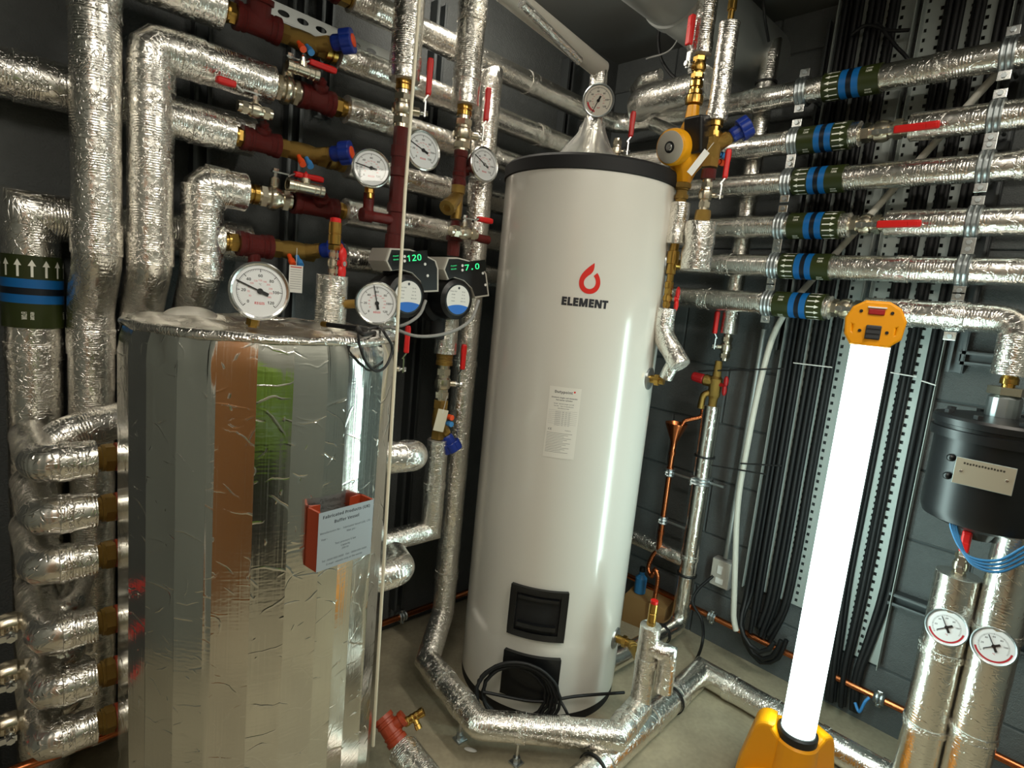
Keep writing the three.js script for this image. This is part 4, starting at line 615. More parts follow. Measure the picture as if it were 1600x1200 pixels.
// ------------------------------------------------------------------ things on top of the buffer tank
const hit = (c, r, px, py) => { const d = ray(px, py), o = EYE.clone().sub(c), a = d.x * d.x + d.z * d.z, b = 2 * (d.x * o.x + d.z * o.z), q = o.x * o.x + o.z * o.z - r * r; return EYE.clone().addScaledVector(d, (-b - Math.sqrt(Math.max(0, b * b - 4 * a * q))) / (2 * a)); };
{
  const g = D(406, 455, 1.06), n = V(0.97, 0.02, 0.12);
  gauge('big steel dial gauge standing on the front of the buffer tank', g, toEye(g).addScaledVector(RIGHT, 0.32), { R: 0.0515, needle: -68, stem: [-0.1, -1], stemLen: 0.02, depth: 0.035 });
  const s = D(518, 470, 1.42), base = V(s.x, TH + 0.003, s.z), onS = (py) => onRow(s, YP, py);
  foilPipe('short upright foil stub on top of the buffer tank', [base, onS(431)], 0.038, {});
  ballValve('nickel valve with red two-winged handle on the foil stub on the tank', onS(411), YP, V(0.85, 0, -0.35), { s: onS(391).distanceTo(onS(431)) / 0.136, butterfly: true });
  airVent('brass air vent with red cap above the buffer tank', onS(391), 0.066, 0.0155);
  const g2 = D(589, 474, 1.36); gauge('steel dial gauge on a side branch at the back of the tank', g2, toEye(g2).addScaledVector(RIGHT, 0.12), { R: 0.049, needle: -10, depth: 0.04, stem: 'back', stemLen: 0.02 });
  const b0 = onS(476), b1 = g2.clone().addScaledVector(toEye(g2).addScaledVector(RIGHT, 0.12).normalize(), -0.055); tubeThing('branch_pipe', 'red and brass branch between the foil stub and its dial gauge', 'pipe', [b0, b0.clone().lerp(b1, 0.6), b1], 0.0115, M.oldBrass);
  // pocket torch with a lanyard
  const a = Y(511, 507, TH + 0.014), b = Y(572, 515, TH + 0.014), o = thing('pocket_torch', 'slim black torch with a lanyard lying on the tank edge', 'torch', a.clone().setY(TH + 0.004));
  part(o, 'torch_body', sweep([a, a.clone().lerp(b, 0.25), b], 0.0055, { seg: 16 }), M.black); part(o, 'torch_head', sweep([a.clone().lerp(b, -0.12), a], 0.0065, { seg: 16 }), M.brass);
  const pts = [b, Y(590, 512, TH + 0.012), hit(TC, TR + 0.009, 603, 524), hit(TC, TR + 0.009, 613, 545), hit(TC, TR + 0.009, 603, 572), hit(TC, TR + 0.009, 588, 580), hit(TC, TR + 0.009, 572, 566), hit(TC, TR + 0.009, 562, 540), Y(560, 517, TH + 0.012)];
  part(o, 'lanyard', sweep(smooth(pts, 60), 0.003, { seg: 8 }), M.rubber);
  part(o, 'lanyard_knot', sweep(smooth([b, Y(560, 512, TH + 0.02), Y(566, 522, TH + 0.014), Y(585, 520, TH + 0.01)], 20), 0.005, { seg: 8 }), M.rubber);
}
tubeThing('hanging_cord', 'thin cream cord hanging from the ceiling past the tank', 'cord', [D(660, -60, 1.22), D(633, 300, 1.22), D(595, 960, 1.3), D(583, 1165, 1.36)], 0.0038, M.cream);
tubeThing('pump_cable', 'light grey cable looping from the left pump', 'cable', smooth([D(665, 470, 1.6), D(655, 492, 1.58), D(630, 508, 1.56), D(600, 512, 1.58)], 30), 0.0045, M.grey);
tubeThing('pump_cable', 'light grey cable looping from the right pump', 'cable', smooth([D(748, 470, 1.72), D(735, 500, 1.68), D(700, 520, 1.62), D(650, 525, 1.56), D(612, 512, 1.56)], 40), 0.0045, M.grey);

// ------------------------------------------------------------------ the two valve columns at the right of the white cylinder
const P1 = Z(1085, 155, -1.65), P2 = Z(1137, 60, -1.65), at1 = (py) => onRow(P1, YP, py), at2 = (py) => onRow(P2, YP, py);
const LEFT = RIGHT.clone().negate();
foilPipe('foil pipe above the yellow pump, going up out of the picture', [at1(-60), at1(84)], 0.031, { tapes: [[0, 0.95, 0.035]] });
ballValve('small brass ball valve with upright red lever above the yellow pump', at1(106), DN, LEFT.clone().addScaledVector(BACK, 0.5), { s: 0.72, l: 0.56, lever: -1, grip: 0.085, mat: M.brass });
stack('brass_fitting', 'brass nuts and grey union on top of the yellow pump', P1, at1, M.brass, [[122, 0], [122, 0.013], [128, 0.02], [136, 0.02], [137, 0.015], [141, 0.015], [142, 0.021], [148, 0.021], [149, 0.011], [150, 0.011], [151, 0.026], [156, 0.027], [163, 0.026], [164, 0.017], [166, 0]]);
{
  const o = thing('yellow_pump', 'yellow pump with a round grey face and a black terminal box', 'pump', at1(288)), c = at1(230), n = toEye(c).addScaledVector(RIGHT, -0.85).normalize();
  part(o, 'pump_casing', rv([[at1(286).y, 0], [at1(286).y, 0.022], [at1(270).y, 0.034], [at1(255).y, 0.056], [at1(243).y, 0.058], [at1(225).y, 0.05], [at1(205).y, 0.034], [at1(190).y, 0.022], [at1(166).y, 0.018], [at1(166).y, 0]], 32, 0.9).rotateZ(Math.PI / 2).translate(P1.x, 0, P1.z), M.pumpYellow, 'yellow cast body');
  part(o, 'motor', aim(merge(rv([[-0.01, 0.05], [0.05, 0.05], [0.075, 0.054], [0.09, 0.052], [0.094, 0.046]], 40)), c, n), M.pumpYellow, 'yellow round motor');
  const f = part(o, 'face_plate', aim(rv([[0.09, 0.046], [0.0955, 0.046], [0.0965, 0.044], [0.0965, 0.013], [0.094, 0.012], [0.094, 0]], 40), c, n), M.plate, 'round grey plate'); part(f, 'recess', aim(rv([[0.0966, 0.017], [0.097, 0.017], [0.097, 0.011]], 32), c, n), M.blackMat); part(f, 'centre_screw', aim(rv([[0.09, 0.011], [0.1, 0.011], [0.102, 0.009], [0.102, 0.004], [0.099, 0.003], [0.099, 0]], 24), c, n), M.steel);
  const bx = c.clone().addScaledVector(RIGHT, 0.01).addScaledVector(BACK, 0.058).add(V(0, 0.012, 0)); part(o, 'terminal_box', aim(box(0.06, 0.105, 0.062, 0, 0, 0, 0.008), bx, n, YP), M.black, 'black terminal box');
  part(o, 'union_nut', merge(aim(merge(hexX(0.027, 0.014), rv([[-0.012, 0.02], [0.012, 0.02]])), at1(291), YP), aim(merge(hexX(0.022, 0.012), rv([[-0.02, 0.017], [0.02, 0.017]])), at1(308), YP)), M.oldBrass, 'brass nuts');
}
foilPipe('lumpy foil sleeve under the yellow pump', [at1(318), at1(381)], 0.033, { lump: 0.005 });
{ const o = stack('brass_fitting', 'slim brass tee beside the upper port of the cylinder', P1, at1, M.brass, [[381, 0], [381, 0.014], [392, 0.014], [393, 0.019], [412, 0.019], [413, 0.015], [428, 0.015], [429, 0.011], [440, 0.011], [441, 0.014], [450, 0.014], [451, 0.012], [478, 0.012], [484, 0]]);
  part(o, 'side_branch', sweep([portA, at1(onRowY(portA.y))], 0.015, { seg: 16 }), M.brass); }
function onRowY(y) { let lo = 0, hi = 1200; for (let i = 0; i < 40; i++) { const m = (lo + hi) / 2; if (at1(m).y > y) lo = m; else hi = m; } return lo; }
ballValve('small brass valve with red winged handle above the bent foil sleeve', at1(466), YP, RIGHT.clone().addScaledVector(BACK, 0.4), { s: 0.5, butterfly: true, mat: M.brass });
{
  const a = at1(482), b = at1(522), c = Z(1063, 572, P1.z + 0.01), m = b.clone().lerp(c, 0.75);
  foilPipe('bent lumpy foil sleeve beside the middle port of the cylinder', [a, b, c], 0.033, { bend: 0.03, lump: 0.005 }); const d = portB.clone().lerp(m, 0.9); foilPipe('small foil stub at the middle port of the cylinder', [portB.clone().lerp(m, 0.15), d], 0.022, { lump: 0.003 });
}
stack('brass_rod', 'brass tube at the very top, above the right-hand foil sleeve', P2, at2, M.brass, [[-50, 0], [-50, 0.013], [16, 0.013], [17, 0.009], [38, 0.009], [38, 0]]);
foilPipe('ribbed foil sleeve right of the yellow pump', [at2(37), at2(188)], 0.029, { lump: 0.003, tapes: [[0, 0.95, 0.03]] });
stack('brass_fitting', 'brass nuts under the ribbed foil sleeve', P2, at2, M.brass, [[188, 0], [188, 0.022], [198, 0.022], [199, 0.017], [206, 0.017], [207, 0.024], [216, 0.024], [217, 0.019], [222, 0]]);
balancer('brass balancing valve with blue handwheel beside the yellow pump', at2(238), YP, RIGHT.clone().addScaledVector(BACK, 0.25), { len: at2(218).distanceTo(at2(266)), s: 1.0, tilt: 0.95, reach: 0.06 });
stack('iron_collar', 'dark red iron collar below the blue handwheel by the yellow pump', P2, at2, M.redIron, [[265, 0], [265, 0.021], [280, 0.022], [281, 0]]);
ballValve('nickel ball valve with raised red lever beside the white cylinder rim', at2(305), DN, RIGHT.clone().addScaledVector(BACK, 0.3), { s: at2(281).distanceTo(at2(330)) / 0.136, lever: -1, grip: 0.085 });
stack('brass_fitting', 'brass nut over the thick lumpy foil sleeve', P2, at2, M.oldBrass, [[329, 0], [329, 0.022], [336, 0.024], [348, 0.023], [350, 0]]);
foilPipe('thick lumpy foil sleeve at the right shoulder of the white cylinder', [at2(348), at2(422)], 0.046, { lump: 0.006 });
{ const p = at2(240).addScaledVector(BACK, 0.04).addScaledVector(RIGHT, -0.02), o = thing('paper_tag', 'white tag on a wire beside the black terminal box', 'tag', p); o.rotation.set(0.2, 0.9, -0.7); o.updateMatrixWorld(); local(o, 'card', box(0.02, 0.08, 0.0008, 0, -0.05, 0), M.white); local(o, 'string', cylY(0.0008, 0.04, 0, 0, 0, 6), M.white); }
foilPipe('short thick foil pipe ending in a round elbow, left of the yellow pump', [Z(1000, 170, -2.02), Z(1000, 158, -1.9), Z(1110, 132, -1.9)], 0.05, { bend: 0.06 });
foilPipe('slanting thin foil pipe behind the yellow pump', [Z(1022, 194, -2.04), Z(1066, 214, -1.95)], 0.026, {});
foilPipe('small dark foil elbow high in the corner', [Z(992, 140, -2.1), Z(1004, 124, -2.0), Z(1032, 117, -2.0)], 0.022, { bend: 0.03 });

// ------------------------------------------------------------------ on and above the white cylinder
{
  const top = V(CC.x, 1.829, CC.z), g = D(935, 157, 1.9);
  gauge('white pressure gauge with a red arc above the white cylinder', g, toEye(g).addScaledVector(UP, -0.12), { R: 0.05, needle: 212, kind: 'pressure', name: 'pressure_gauge', case_: M.zinc, stem: 'back', stemLen: 0.03 });
  const v = g.clone().addScaledVector(BACK, -0.075);
  foilPipe('foil elbow behind the pressure gauge joining a grey slanting pipe', [V(v.x, 1.835, v.z), V(v.x, 2.2, v.z)], 0.03, { lump: 0.004 });
  const lo = V(v.x, 2.2, v.z), hi = Y(790, -12, 2.25); tubeThing('plastic_pipe', 'plain grey pipe slanting from the ceiling light to the pressure gauge', 'pipe', [lo.clone().lerp(hi, -0.02), lo.clone().lerp(hi, 1.1)], 0.031, M.panelGrey, undefined, 24);
  foilPipe('thin foil pipe under the grey slanting pipe', [Y(815, 5, 2.17), Y(905, 95, 2.13)], 0.013, {});
  // thin plastic bag draped over the fittings on the lid
  const N = 40, K = 12, pos = [], uv = [], idx = []; const c = V(v.x + 0.02, 0, v.z + 0.03);
  for (let i = 0; i <= K; i++) for (let j = 0; j <= N; j++) { const t = i / K, a = j / N * Math.PI * 2, f = 0.5 + 0.5 * Math.cos(a * 3 + 0.7), r = 0.036 + (0.1 + 0.05 * f) * Math.pow(t, 1.2) + 0.01 * Math.cos(a * 7) * t + 0.006 * Math.cos(a * 13 + t * 5), y = 2.0 - 0.168 * Math.pow(t, 0.8) + 0.02 * (1 - t) * Math.cos(a * 5); pos.push(c.x + Math.sin(a) * r, Math.max(1.8305, y), c.z + Math.cos(a) * r); uv.push(j / N, t); }
  for (let i = 0; i < K; i++) for (let j = 0; j < N; j++) { const q = i * (N + 1) + j; idx.push(q, q + N + 1, q + 1, q + 1, q + N + 1, q + N + 2); }
  const geo = new THREE.BufferGeometry(); geo.setAttribute('position', new THREE.Float32BufferAttribute(pos, 3)); geo.setAttribute('uv', new THREE.Float32BufferAttribute(uv, 2)); geo.setIndex(idx); geo.computeVertexNormals();
  solo('plastic_bag', 'crumpled clear plastic bag draped on the lid of the white cylinder', 'bag', geo, M.bag);
  const vl = V(v.x + 0.09, 1.9, v.z - 0.1); ballValve('nickel valve with upright red lever behind the plastic bag', Z(963, 236, v.z - 0.06), DN, RIGHT, { s: 0.6, lever: -1, grip: 0.085 });
}
// ------------------------------------------------------------------ ceiling: duct, junction box, wires, small lamp
{
  const o = thing('ventilation_duct', 'wide grey round duct running under the ceiling into the right wall', 'duct', V(-1.13, 2.31, 0)); const DX = -1.14, DY = 2.425, ax = [V(DX, DY, WZ - 0.02), V(DX, DY, 1.0)];
  part(o, 'duct_pipe', sweep(ax, 0.115, { seg: 48 }), M.galv); for (const z of [-1.7, -1.0, -0.3]) part(o, 'duct_joint', aim(rv([[-0.025, 0.115], [-0.02, 0.121], [0.02, 0.121], [0.025, 0.115]], 48), V(DX, DY, z), ZN), M.galv);
  const b = thing('junction_box', 'small grey junction box in the ceiling corner', 'box', Z(961, 98, WZ + 0.02)); local(b, 'box_body', box(0.045, 0.065, 0.04, 0, 0.033, 0.0, 0.005), M.grey); local(b, 'box_lid', box(0.038, 0.056, 0.004, 0, 0.033, 0.022, 0.002), M.panelGrey);
  tubeThing('black_wire', 'black wire hanging from the duct in a curve', 'wire', smooth([Z(1062, -40, -1.9), Z(1046, 10, -1.9), Z(1030, 48, -1.9), Z(1032, 88, -1.9), Z(1045, 112, -1.9), Z(1062, 128, -1.9)], 40), 0.006, M.rubber);
  tubeThing('black_wire', 'black wire hanging at the top edge right of the brass tube', 'wire', smooth([Z(1190, -40, -2.0), Z(1194, 20, -2.0), Z(1201, 64, -2.1)], 20), 0.005, M.rubber);
  tubeThing('grey_wire', 'thin grey wire looping under the duct', 'wire', smooth([Z(1075, 0, -1.8), Z(1068, 40, -1.8), Z(1050, 75, -1.8), Z(1010, 92, -1.85)], 30), 0.0025, M.grey);
  const p = Y(772, -34, 2.36), l = thing('ceiling_light', 'small bright ceiling lamp just above the top edge of the picture', 'light', p);
  local(l, 'housing', merge(box(0.1, 0.03, 0.1, 0, 0.05, 0, 0.01), cylY(0.012, CEIL - p.y - 0.06, 0, (CEIL - p.y) / 2 + 0.03, 0)), M.white); local(l, 'diffuser', new THREE.SphereGeometry(0.045, 24, 16).scale(1, 0.8, 1).translate(0, 0.01, 0), std(0xffffff, 0.5, 0, { emissive: WARM, emissiveIntensity: 5 }));
  const pl = new THREE.PointLight(WARM, 0.5); pl.position.copy(p).add(V(0, 0.01, 0)); pl.castShadow = true; pl.shadow.radius = 2; scene.add(pl);
}
// ------------------------------------------------------------------ right wall: upright pipe, relief valve, tundish
const RZ = -2.2, RLV = Z(1118, 600, RZ), rl = (py) => onRow(RLV, YP, py);
{
  const x = Z(1140, 505, RZ).x, l = V(x, 0, RZ), vp = (py) => onRow(l, YP, py), top = vp(78);
  foilPipe('upright foil pipe behind the six pipes of the right wall', [V(x - 0.32, top.y - 0.01, RZ), top, vp(521)], 0.034, { bend: 0, mat: M.foilSmooth, straps: [[1, 0.11]] });
  ballValve('slim nickel valve with red lever under the upright foil pipe', vp(543), DN, LEFT, { s: vp(523).distanceTo(vp(564)) / 0.136, lever: -1, grip: 0.09 });
  const o = thing('relief_valve', 'brass relief valve with red caps on the right wall', 'valve', rl(632));
  part(o, 'valve_body', merge(rv([[rl(634).y, 0], [rl(634).y, 0.016], [rl(622).y, 0.018], [rl(618).y, 0.024], [rl(592).y, 0.026], [rl(588).y, 0.017], [rl(564).y, 0.014], [rl(564).y, 0]], 24).rotateZ(Math.PI / 2).translate(RLV.x, 0, RZ), aim(rv([[0, 0.022], [0.045, 0.024], [0.05, 0.02]]), rl(598), V(-1, 0.12, 0.1))), M.oldBrass);
  part(o, 'cap', aim(rv([[0.05, 0.019], [0.055, 0.021], [0.095, 0.019], [0.1, 0.016], [0.1, 0]], 12, 0.2), rl(598), V(-1, 0.12, 0.1)), M.darkRed, 'dark red ribbed cap');
  part(o, 'butterfly_handle', aim(merge(new THREE.SphereGeometry(0.02, 14, 10).scale(0.5, 1.1, 0.5).translate(0.05, 0.016, 0), new THREE.SphereGeometry(0.02, 14, 10).scale(0.5, 1.1, 0.5).translate(0.046, -0.02, 0), cylX(0.008, 0.04, 0.03)), rl(600), V(1, 0.05, 0.25)), M.darkRed, 'red winged handle');
  part(o, 'outlet', merge(sweep(rounded([rl(612), rl(616).add(V(-0.035, -0.005, 0.02)), rl(640).add(V(-0.04, 0, 0.02))], 0.015), 0.013, { seg: 14 })), M.oldBrass);
  const el = rl(985).setY(0.085);
  foilPipe('foil pipe dropping from the relief valve and turning along the floor', [rl(634), V(RLV.x, 0.085, RZ), V(RLV.x - 0.03, 0.075, RZ + 0.5)], 0.036, { bend: 0.07, mat: M.foilSleek, lump: 0.0008, tapes: [[0, 0.68, 0.02]], straps: [[0, 0.22], [0, 0.76], [1, 0.25]] });
  foilPipe('short level foil pipe joining the dropping pipe behind the copper trap', [rl(878), V(RLV.x - 0.42, rl(878).y + 0.01, RZ)], 0.032, {});
  const f0 = Z(1098, 640, RZ + 0.02), f1 = Z(1070, 658, RZ + 0.02);
  { const p = smooth([f0, Z(1096, 650, RZ + 0.02), Z(1080, 655, RZ + 0.02), f1, Z(1066, 664, RZ + 0.02)], 80); tubeThing('copper_tail', 'corrugated copper tail from the relief valve to the funnel', 'pipe', p, (s) => 0.0085 + 0.0016 * Math.sin(s * 900), M.copper); }
  const tp = Z(1057, 662, RZ + 0.02), l2 = V(tp.x, 0, tp.z), tn = (py) => onRow(l2, YP, py), t = thing('tundish', 'copper funnel with pipe and trap on the right wall', 'tundish', tn(905));
  part(t, 'funnel', rv([[tn(700).y, 0.012], [tn(690).y, 0.014], [tn(664).y, 0.045], [tn(661).y, 0.047], [tn(661).y, 0.045], [tn(690).y, 0.01]], 32).rotateZ(Math.PI / 2).translate(tp.x, 0, tp.z), M.copper, 'copper cone');
  part(t, 'drain_pipe', merge(sweep([tn(698), tn(858)], 0.012, { seg: 16 }), ...[708, 733, 832].map((q) => aim(rv([[-0.008, 0.012], [-0.008, 0.0145], [0.008, 0.0145], [0.008, 0.012]]), tn(q), YP))), M.copper);
  part(t, 'trap', sweep(smooth([tn(856), tn(872).add(V(-0.02, 0, 0.01)), tn(890).add(V(-0.025, 0, 0.02)), tn(897).add(V(0.0, 0, 0.03)), tn(884).add(V(0.02, 0, 0.04)), tn(890).add(V(0.035, 0, 0.04)), tn(960).add(V(0.04, 0, 0.03)), tn(985).add(V(0.1, 0, 0.0))], 160), (s) => 0.0095 + 0.0012 * Math.sin(s * 700), { seg: 12 }), M.copper, 'corrugated copper trap');
  clamp('steel clip on the copper funnel pipe, fixed to the foil pipe beside it', tn(738), YP.clone().add(V(0, 0, 0.001)), 0.0135); clamp('lower steel clip on the copper funnel pipe', tn(812), YP.clone().add(V(0, 0, 0.001)), 0.0135);
  clamp('steel ring clip round the foil pipe below the relief valve', rl(750), YP.clone().add(V(0, 0, 0.001)), 0.037);
}
{
  const zc = WZ + 0.13; tubeThing('white_conduit', 'white plastic conduit slanting behind the six pipes, then down the wall', 'conduit', rounded([Z(1560, 112, zc), Z(1213, 500, zc), Z(1184, 610, zc), Z(1152, 780, zc), Z(1146, 965, zc), Z(1150, 985, zc)], 0.12), 0.0115, M.conduit);
  tubeThing('steel_conduit', 'thin steel conduit running down to the grey switch box', 'conduit', [Z(1194, 515, WZ + 0.03), Z(1134, 872, WZ + 0.03)], 0.011, M.galv);
  const p = Z(1126, 915, WZ + 0.02), o = thing('switch_box', 'grey switch box with white rocker on the right wall', 'switch', p);
  local(o, 'box_body', box(0.085, 0.12, 0.045, 0, 0.06, 0.0, 0.006), M.grey); local(o, 'faceplate', box(0.08, 0.115, 0.006, 0, 0.06, 0.024, 0.003), M.panelGrey); local(o, 'rocker', box(0.022, 0.036, 0.006, -0.002, 0.078, 0.029, 0.002), M.white); local(o, 'fuse_carrier', box(0.034, 0.024, 0.006, 0.002, 0.03, 0.029, 0.002), M.white);
  tubeThing('black_cable', 'black flex from the switch box down to the floor corner', 'cable', smooth([Z(1114, 900, WZ + 0.06), Z(1090, 922, WZ + 0.1), Z(1082, 940, WZ + 0.12), Z(1096, 968, WZ + 0.12), Z(1098, 1000, WZ + 0.2), Y(1088, 1030, 0.012), Y(1058, 1060, 0.012), Y(1045, 1075, 0.012)], 60), 0.006, M.cable);
  for (const [py, a, b] of [[578, 1092, 1225], [735, 1112, 1196], [722, 1157, 1222]]) tubeThing('cable_tie', `black tie stretched across the right wall ${py === 578 ? 'below the lowest pipe' : py === 735 ? 'from the foil drop pipe to the cables' : 'from the white conduit to the cables'}`, 'cable tie', [Z(a, py + (py === 735 ? -8 : 2), zc + 0.012), Z(b, py + (py === 578 ? -2 : 6), zc + 0.012)], 0.003, M.rubber);
}
// ------------------------------------------------------------------ cable trays and their cables
function tray(label, x0, x1, y0, y1, slots) {            // slots: columns of square holes [x, width, pitch]
  const w = x1 - x0, h = y1 - y0, xm = (x0 + x1) / 2, o = thing('cable_tray', label, 'cable tray', V(xm, y0, WZ + 0.02)), s = new THREE.Shape([[-w / 2, 0], [w / 2, 0], [w / 2, h], [-w / 2, h]].map((q) => new THREE.Vector2(...q)));
  for (const [sx, sw, pitch] of slots) for (let y = 0.015; y < h - 0.02; y += pitch) { const x = sx - xm, p = new THREE.Path(); p.moveTo(x - sw / 2, y); p.lineTo(x - sw / 2, y + pitch * 0.4); p.lineTo(x + sw / 2, y + pitch * 0.4); p.lineTo(x + sw / 2, y); s.holes.push(p); }
  local(o, 'tray_bed', new THREE.ExtrudeGeometry(s, { depth: 0.0016, bevelEnabled: false }), M.pale); for (const q of [-1, 1]) local(o, 'flange', box(0.002, h, 0.04, q * w / 2, h / 2, 0.02), M.pale); return o;
}
const T1 = [-0.854, -0.613], T2 = [-0.592, -0.358];
tray('left perforated cable tray on the right wall, full of black cables', T1[0], T1[1], 0.33, CEIL - 0.01, [[-0.7685, 0.005, 0.034], [-0.702, 0.007, 0.022], [-0.659, 0.01, 0.03], [-0.621, 0.007, 0.03]]);
tray('right perforated cable tray on the right wall, behind the lamp tube', T2[0], T2[1], 0.24, CEIL - 0.01, [[-0.583, 0.008, 0.03], [-0.546, 0.01, 0.03], [-0.466, 0.008, 0.022], [-0.424, 0.01, 0.03]]);
const cz = WZ + 0.035;
const run = (label, group, x, z, r, bottom) => tubeThing('power_cable', label, 'cable', smooth([V(x, CEIL, z), V(x + rnd(-0.0006, 0.0006), 2.0, z + rnd(0, 0.001)), V(x + rnd(-0.0006, 0.0006), 1.4, z), V(x + rnd(-0.0006, 0.0006), 0.9, z), V(x, 0.5, z), ...bottom], 64), r, M.cable, group, 9);
[-0.841, -0.822, -0.805, -0.786, -0.756, -0.737, -0.718, -0.69, -0.674, -0.833, -0.796, -0.747, -0.728, -0.682].forEach((x, i) => {
  const z = cz - 0.002 + (i < 9 ? 0 : 0.017) + rnd(0, 0.0008);
  if (i < 2 || i === 9) { const k = i === 9 ? 0.024 : i * 0.012, e = i === 9 ? 0.02 : 0, zz = (i === 9 ? 2 : i) * 0.02; run(`black cable looping at the foot of the left tray, ${['lowest', 'middle', 'front'][i === 9 ? 2 : i]} of the loops`, undefined, x, z, 0.0088, [V(x + 0.002, 0.3, z + 0.01), V(-0.835 + k, 0.2, z + 0.03 + zz), V(-0.80 + k, 0.11 + k + e, z + 0.035 + zz), V(-0.735, 0.065 + k * 2 + e, z + 0.035 + zz), V(-0.675 - k, 0.11 + k + e, z + 0.035 + zz), V(-0.655 - k, 0.2, z + 0.03 + zz)]); }
  else run('black power cable packed with others on the left tray', 'black cables on the left tray', x, z, 0.0088, [V(x * 0.9 - 0.077, 0.3, z + 0.004), V(-0.77 + (x + 0.76) * 0.6, 0.15 + hash(i, 2) * 0.06, z + 0.012)]);
});
[-0.53, -0.5105, -0.491, -0.4555, -0.4365, -0.52, -0.501, -0.446, -0.391, -0.3715].forEach((x, i) => {
  const z = cz - 0.002 + (i > 4 && i < 8 ? 0.017 : 0) + rnd(0, 0.0008), e = -0.44 + (x + 0.43) * 0.6, thick = i > 7;
  run(thick ? 'thick black cable along the outer edge of the right tray' : 'black power cable packed with others on the right tray', thick ? 'thick cables at the edge of the right tray' : 'black cables on the right tray', x, z, thick ? 0.0098 : 0.0088, [V(x * 0.5 + e * 0.5, 0.33, z + 0.004), V(e, 0.18, z + 0.01), V(e + 0.01, 0.05, z + 0.012)]);
});
for (const [a, l] of [[[[1372, 36], [1398, 70], [1418, 96], [1402, 104]], 'ending in a hook'], [[[1330, 55], [1352, 40], [1392, 48], [1420, 47]], 'nearly level']]) tubeThing('loose_cable', `loose black cable lying across the left tray above the topmost pipe, ${l}`, 'cable', smooth(a.map(([x, y]) => Z(x, y, cz + 0.045)), 24), 0.006, M.cable);
[[568, 1240, 1300, 'left'], [583, 1392, 1432, 'right'], [596, 1440, 1462, 'outer']].forEach(([py, a, b, l]) => tubeThing('cable_tie', `pale cable tie across the ${l} cables under the six pipes`, 'cable tie', [Z(a, py - 1, cz + 0.036), Z(b, py + 6, cz + 0.036)], 0.0022, M.white));
tubeThing('striped_rope', 'blue and white striped cord end under the right tray', 'cord', smooth([Z(1336, 1098, WZ + 0.07), Z(1342, 1112, WZ + 0.08), Z(1352, 1096, WZ + 0.08), Z(1358, 1090, WZ + 0.07)], 30), 0.005, M.skyBlue);
for (const [p, q, l] of [[Z(1496, 558, WZ + 0.043), Z(1560, 571, WZ + 0.043), 'below the lowest pipe of the right wall'], [Z(1388, 934, WZ + 0.043), V(0.4, Z(1388, 934, WZ + 0.043).y, WZ + 0.043), 'behind the two pipes with clock-like dials']]) { q.y = p.y; channel(`level slotted strut channel ${l}`, p, q, V(0, 0, 1)); }

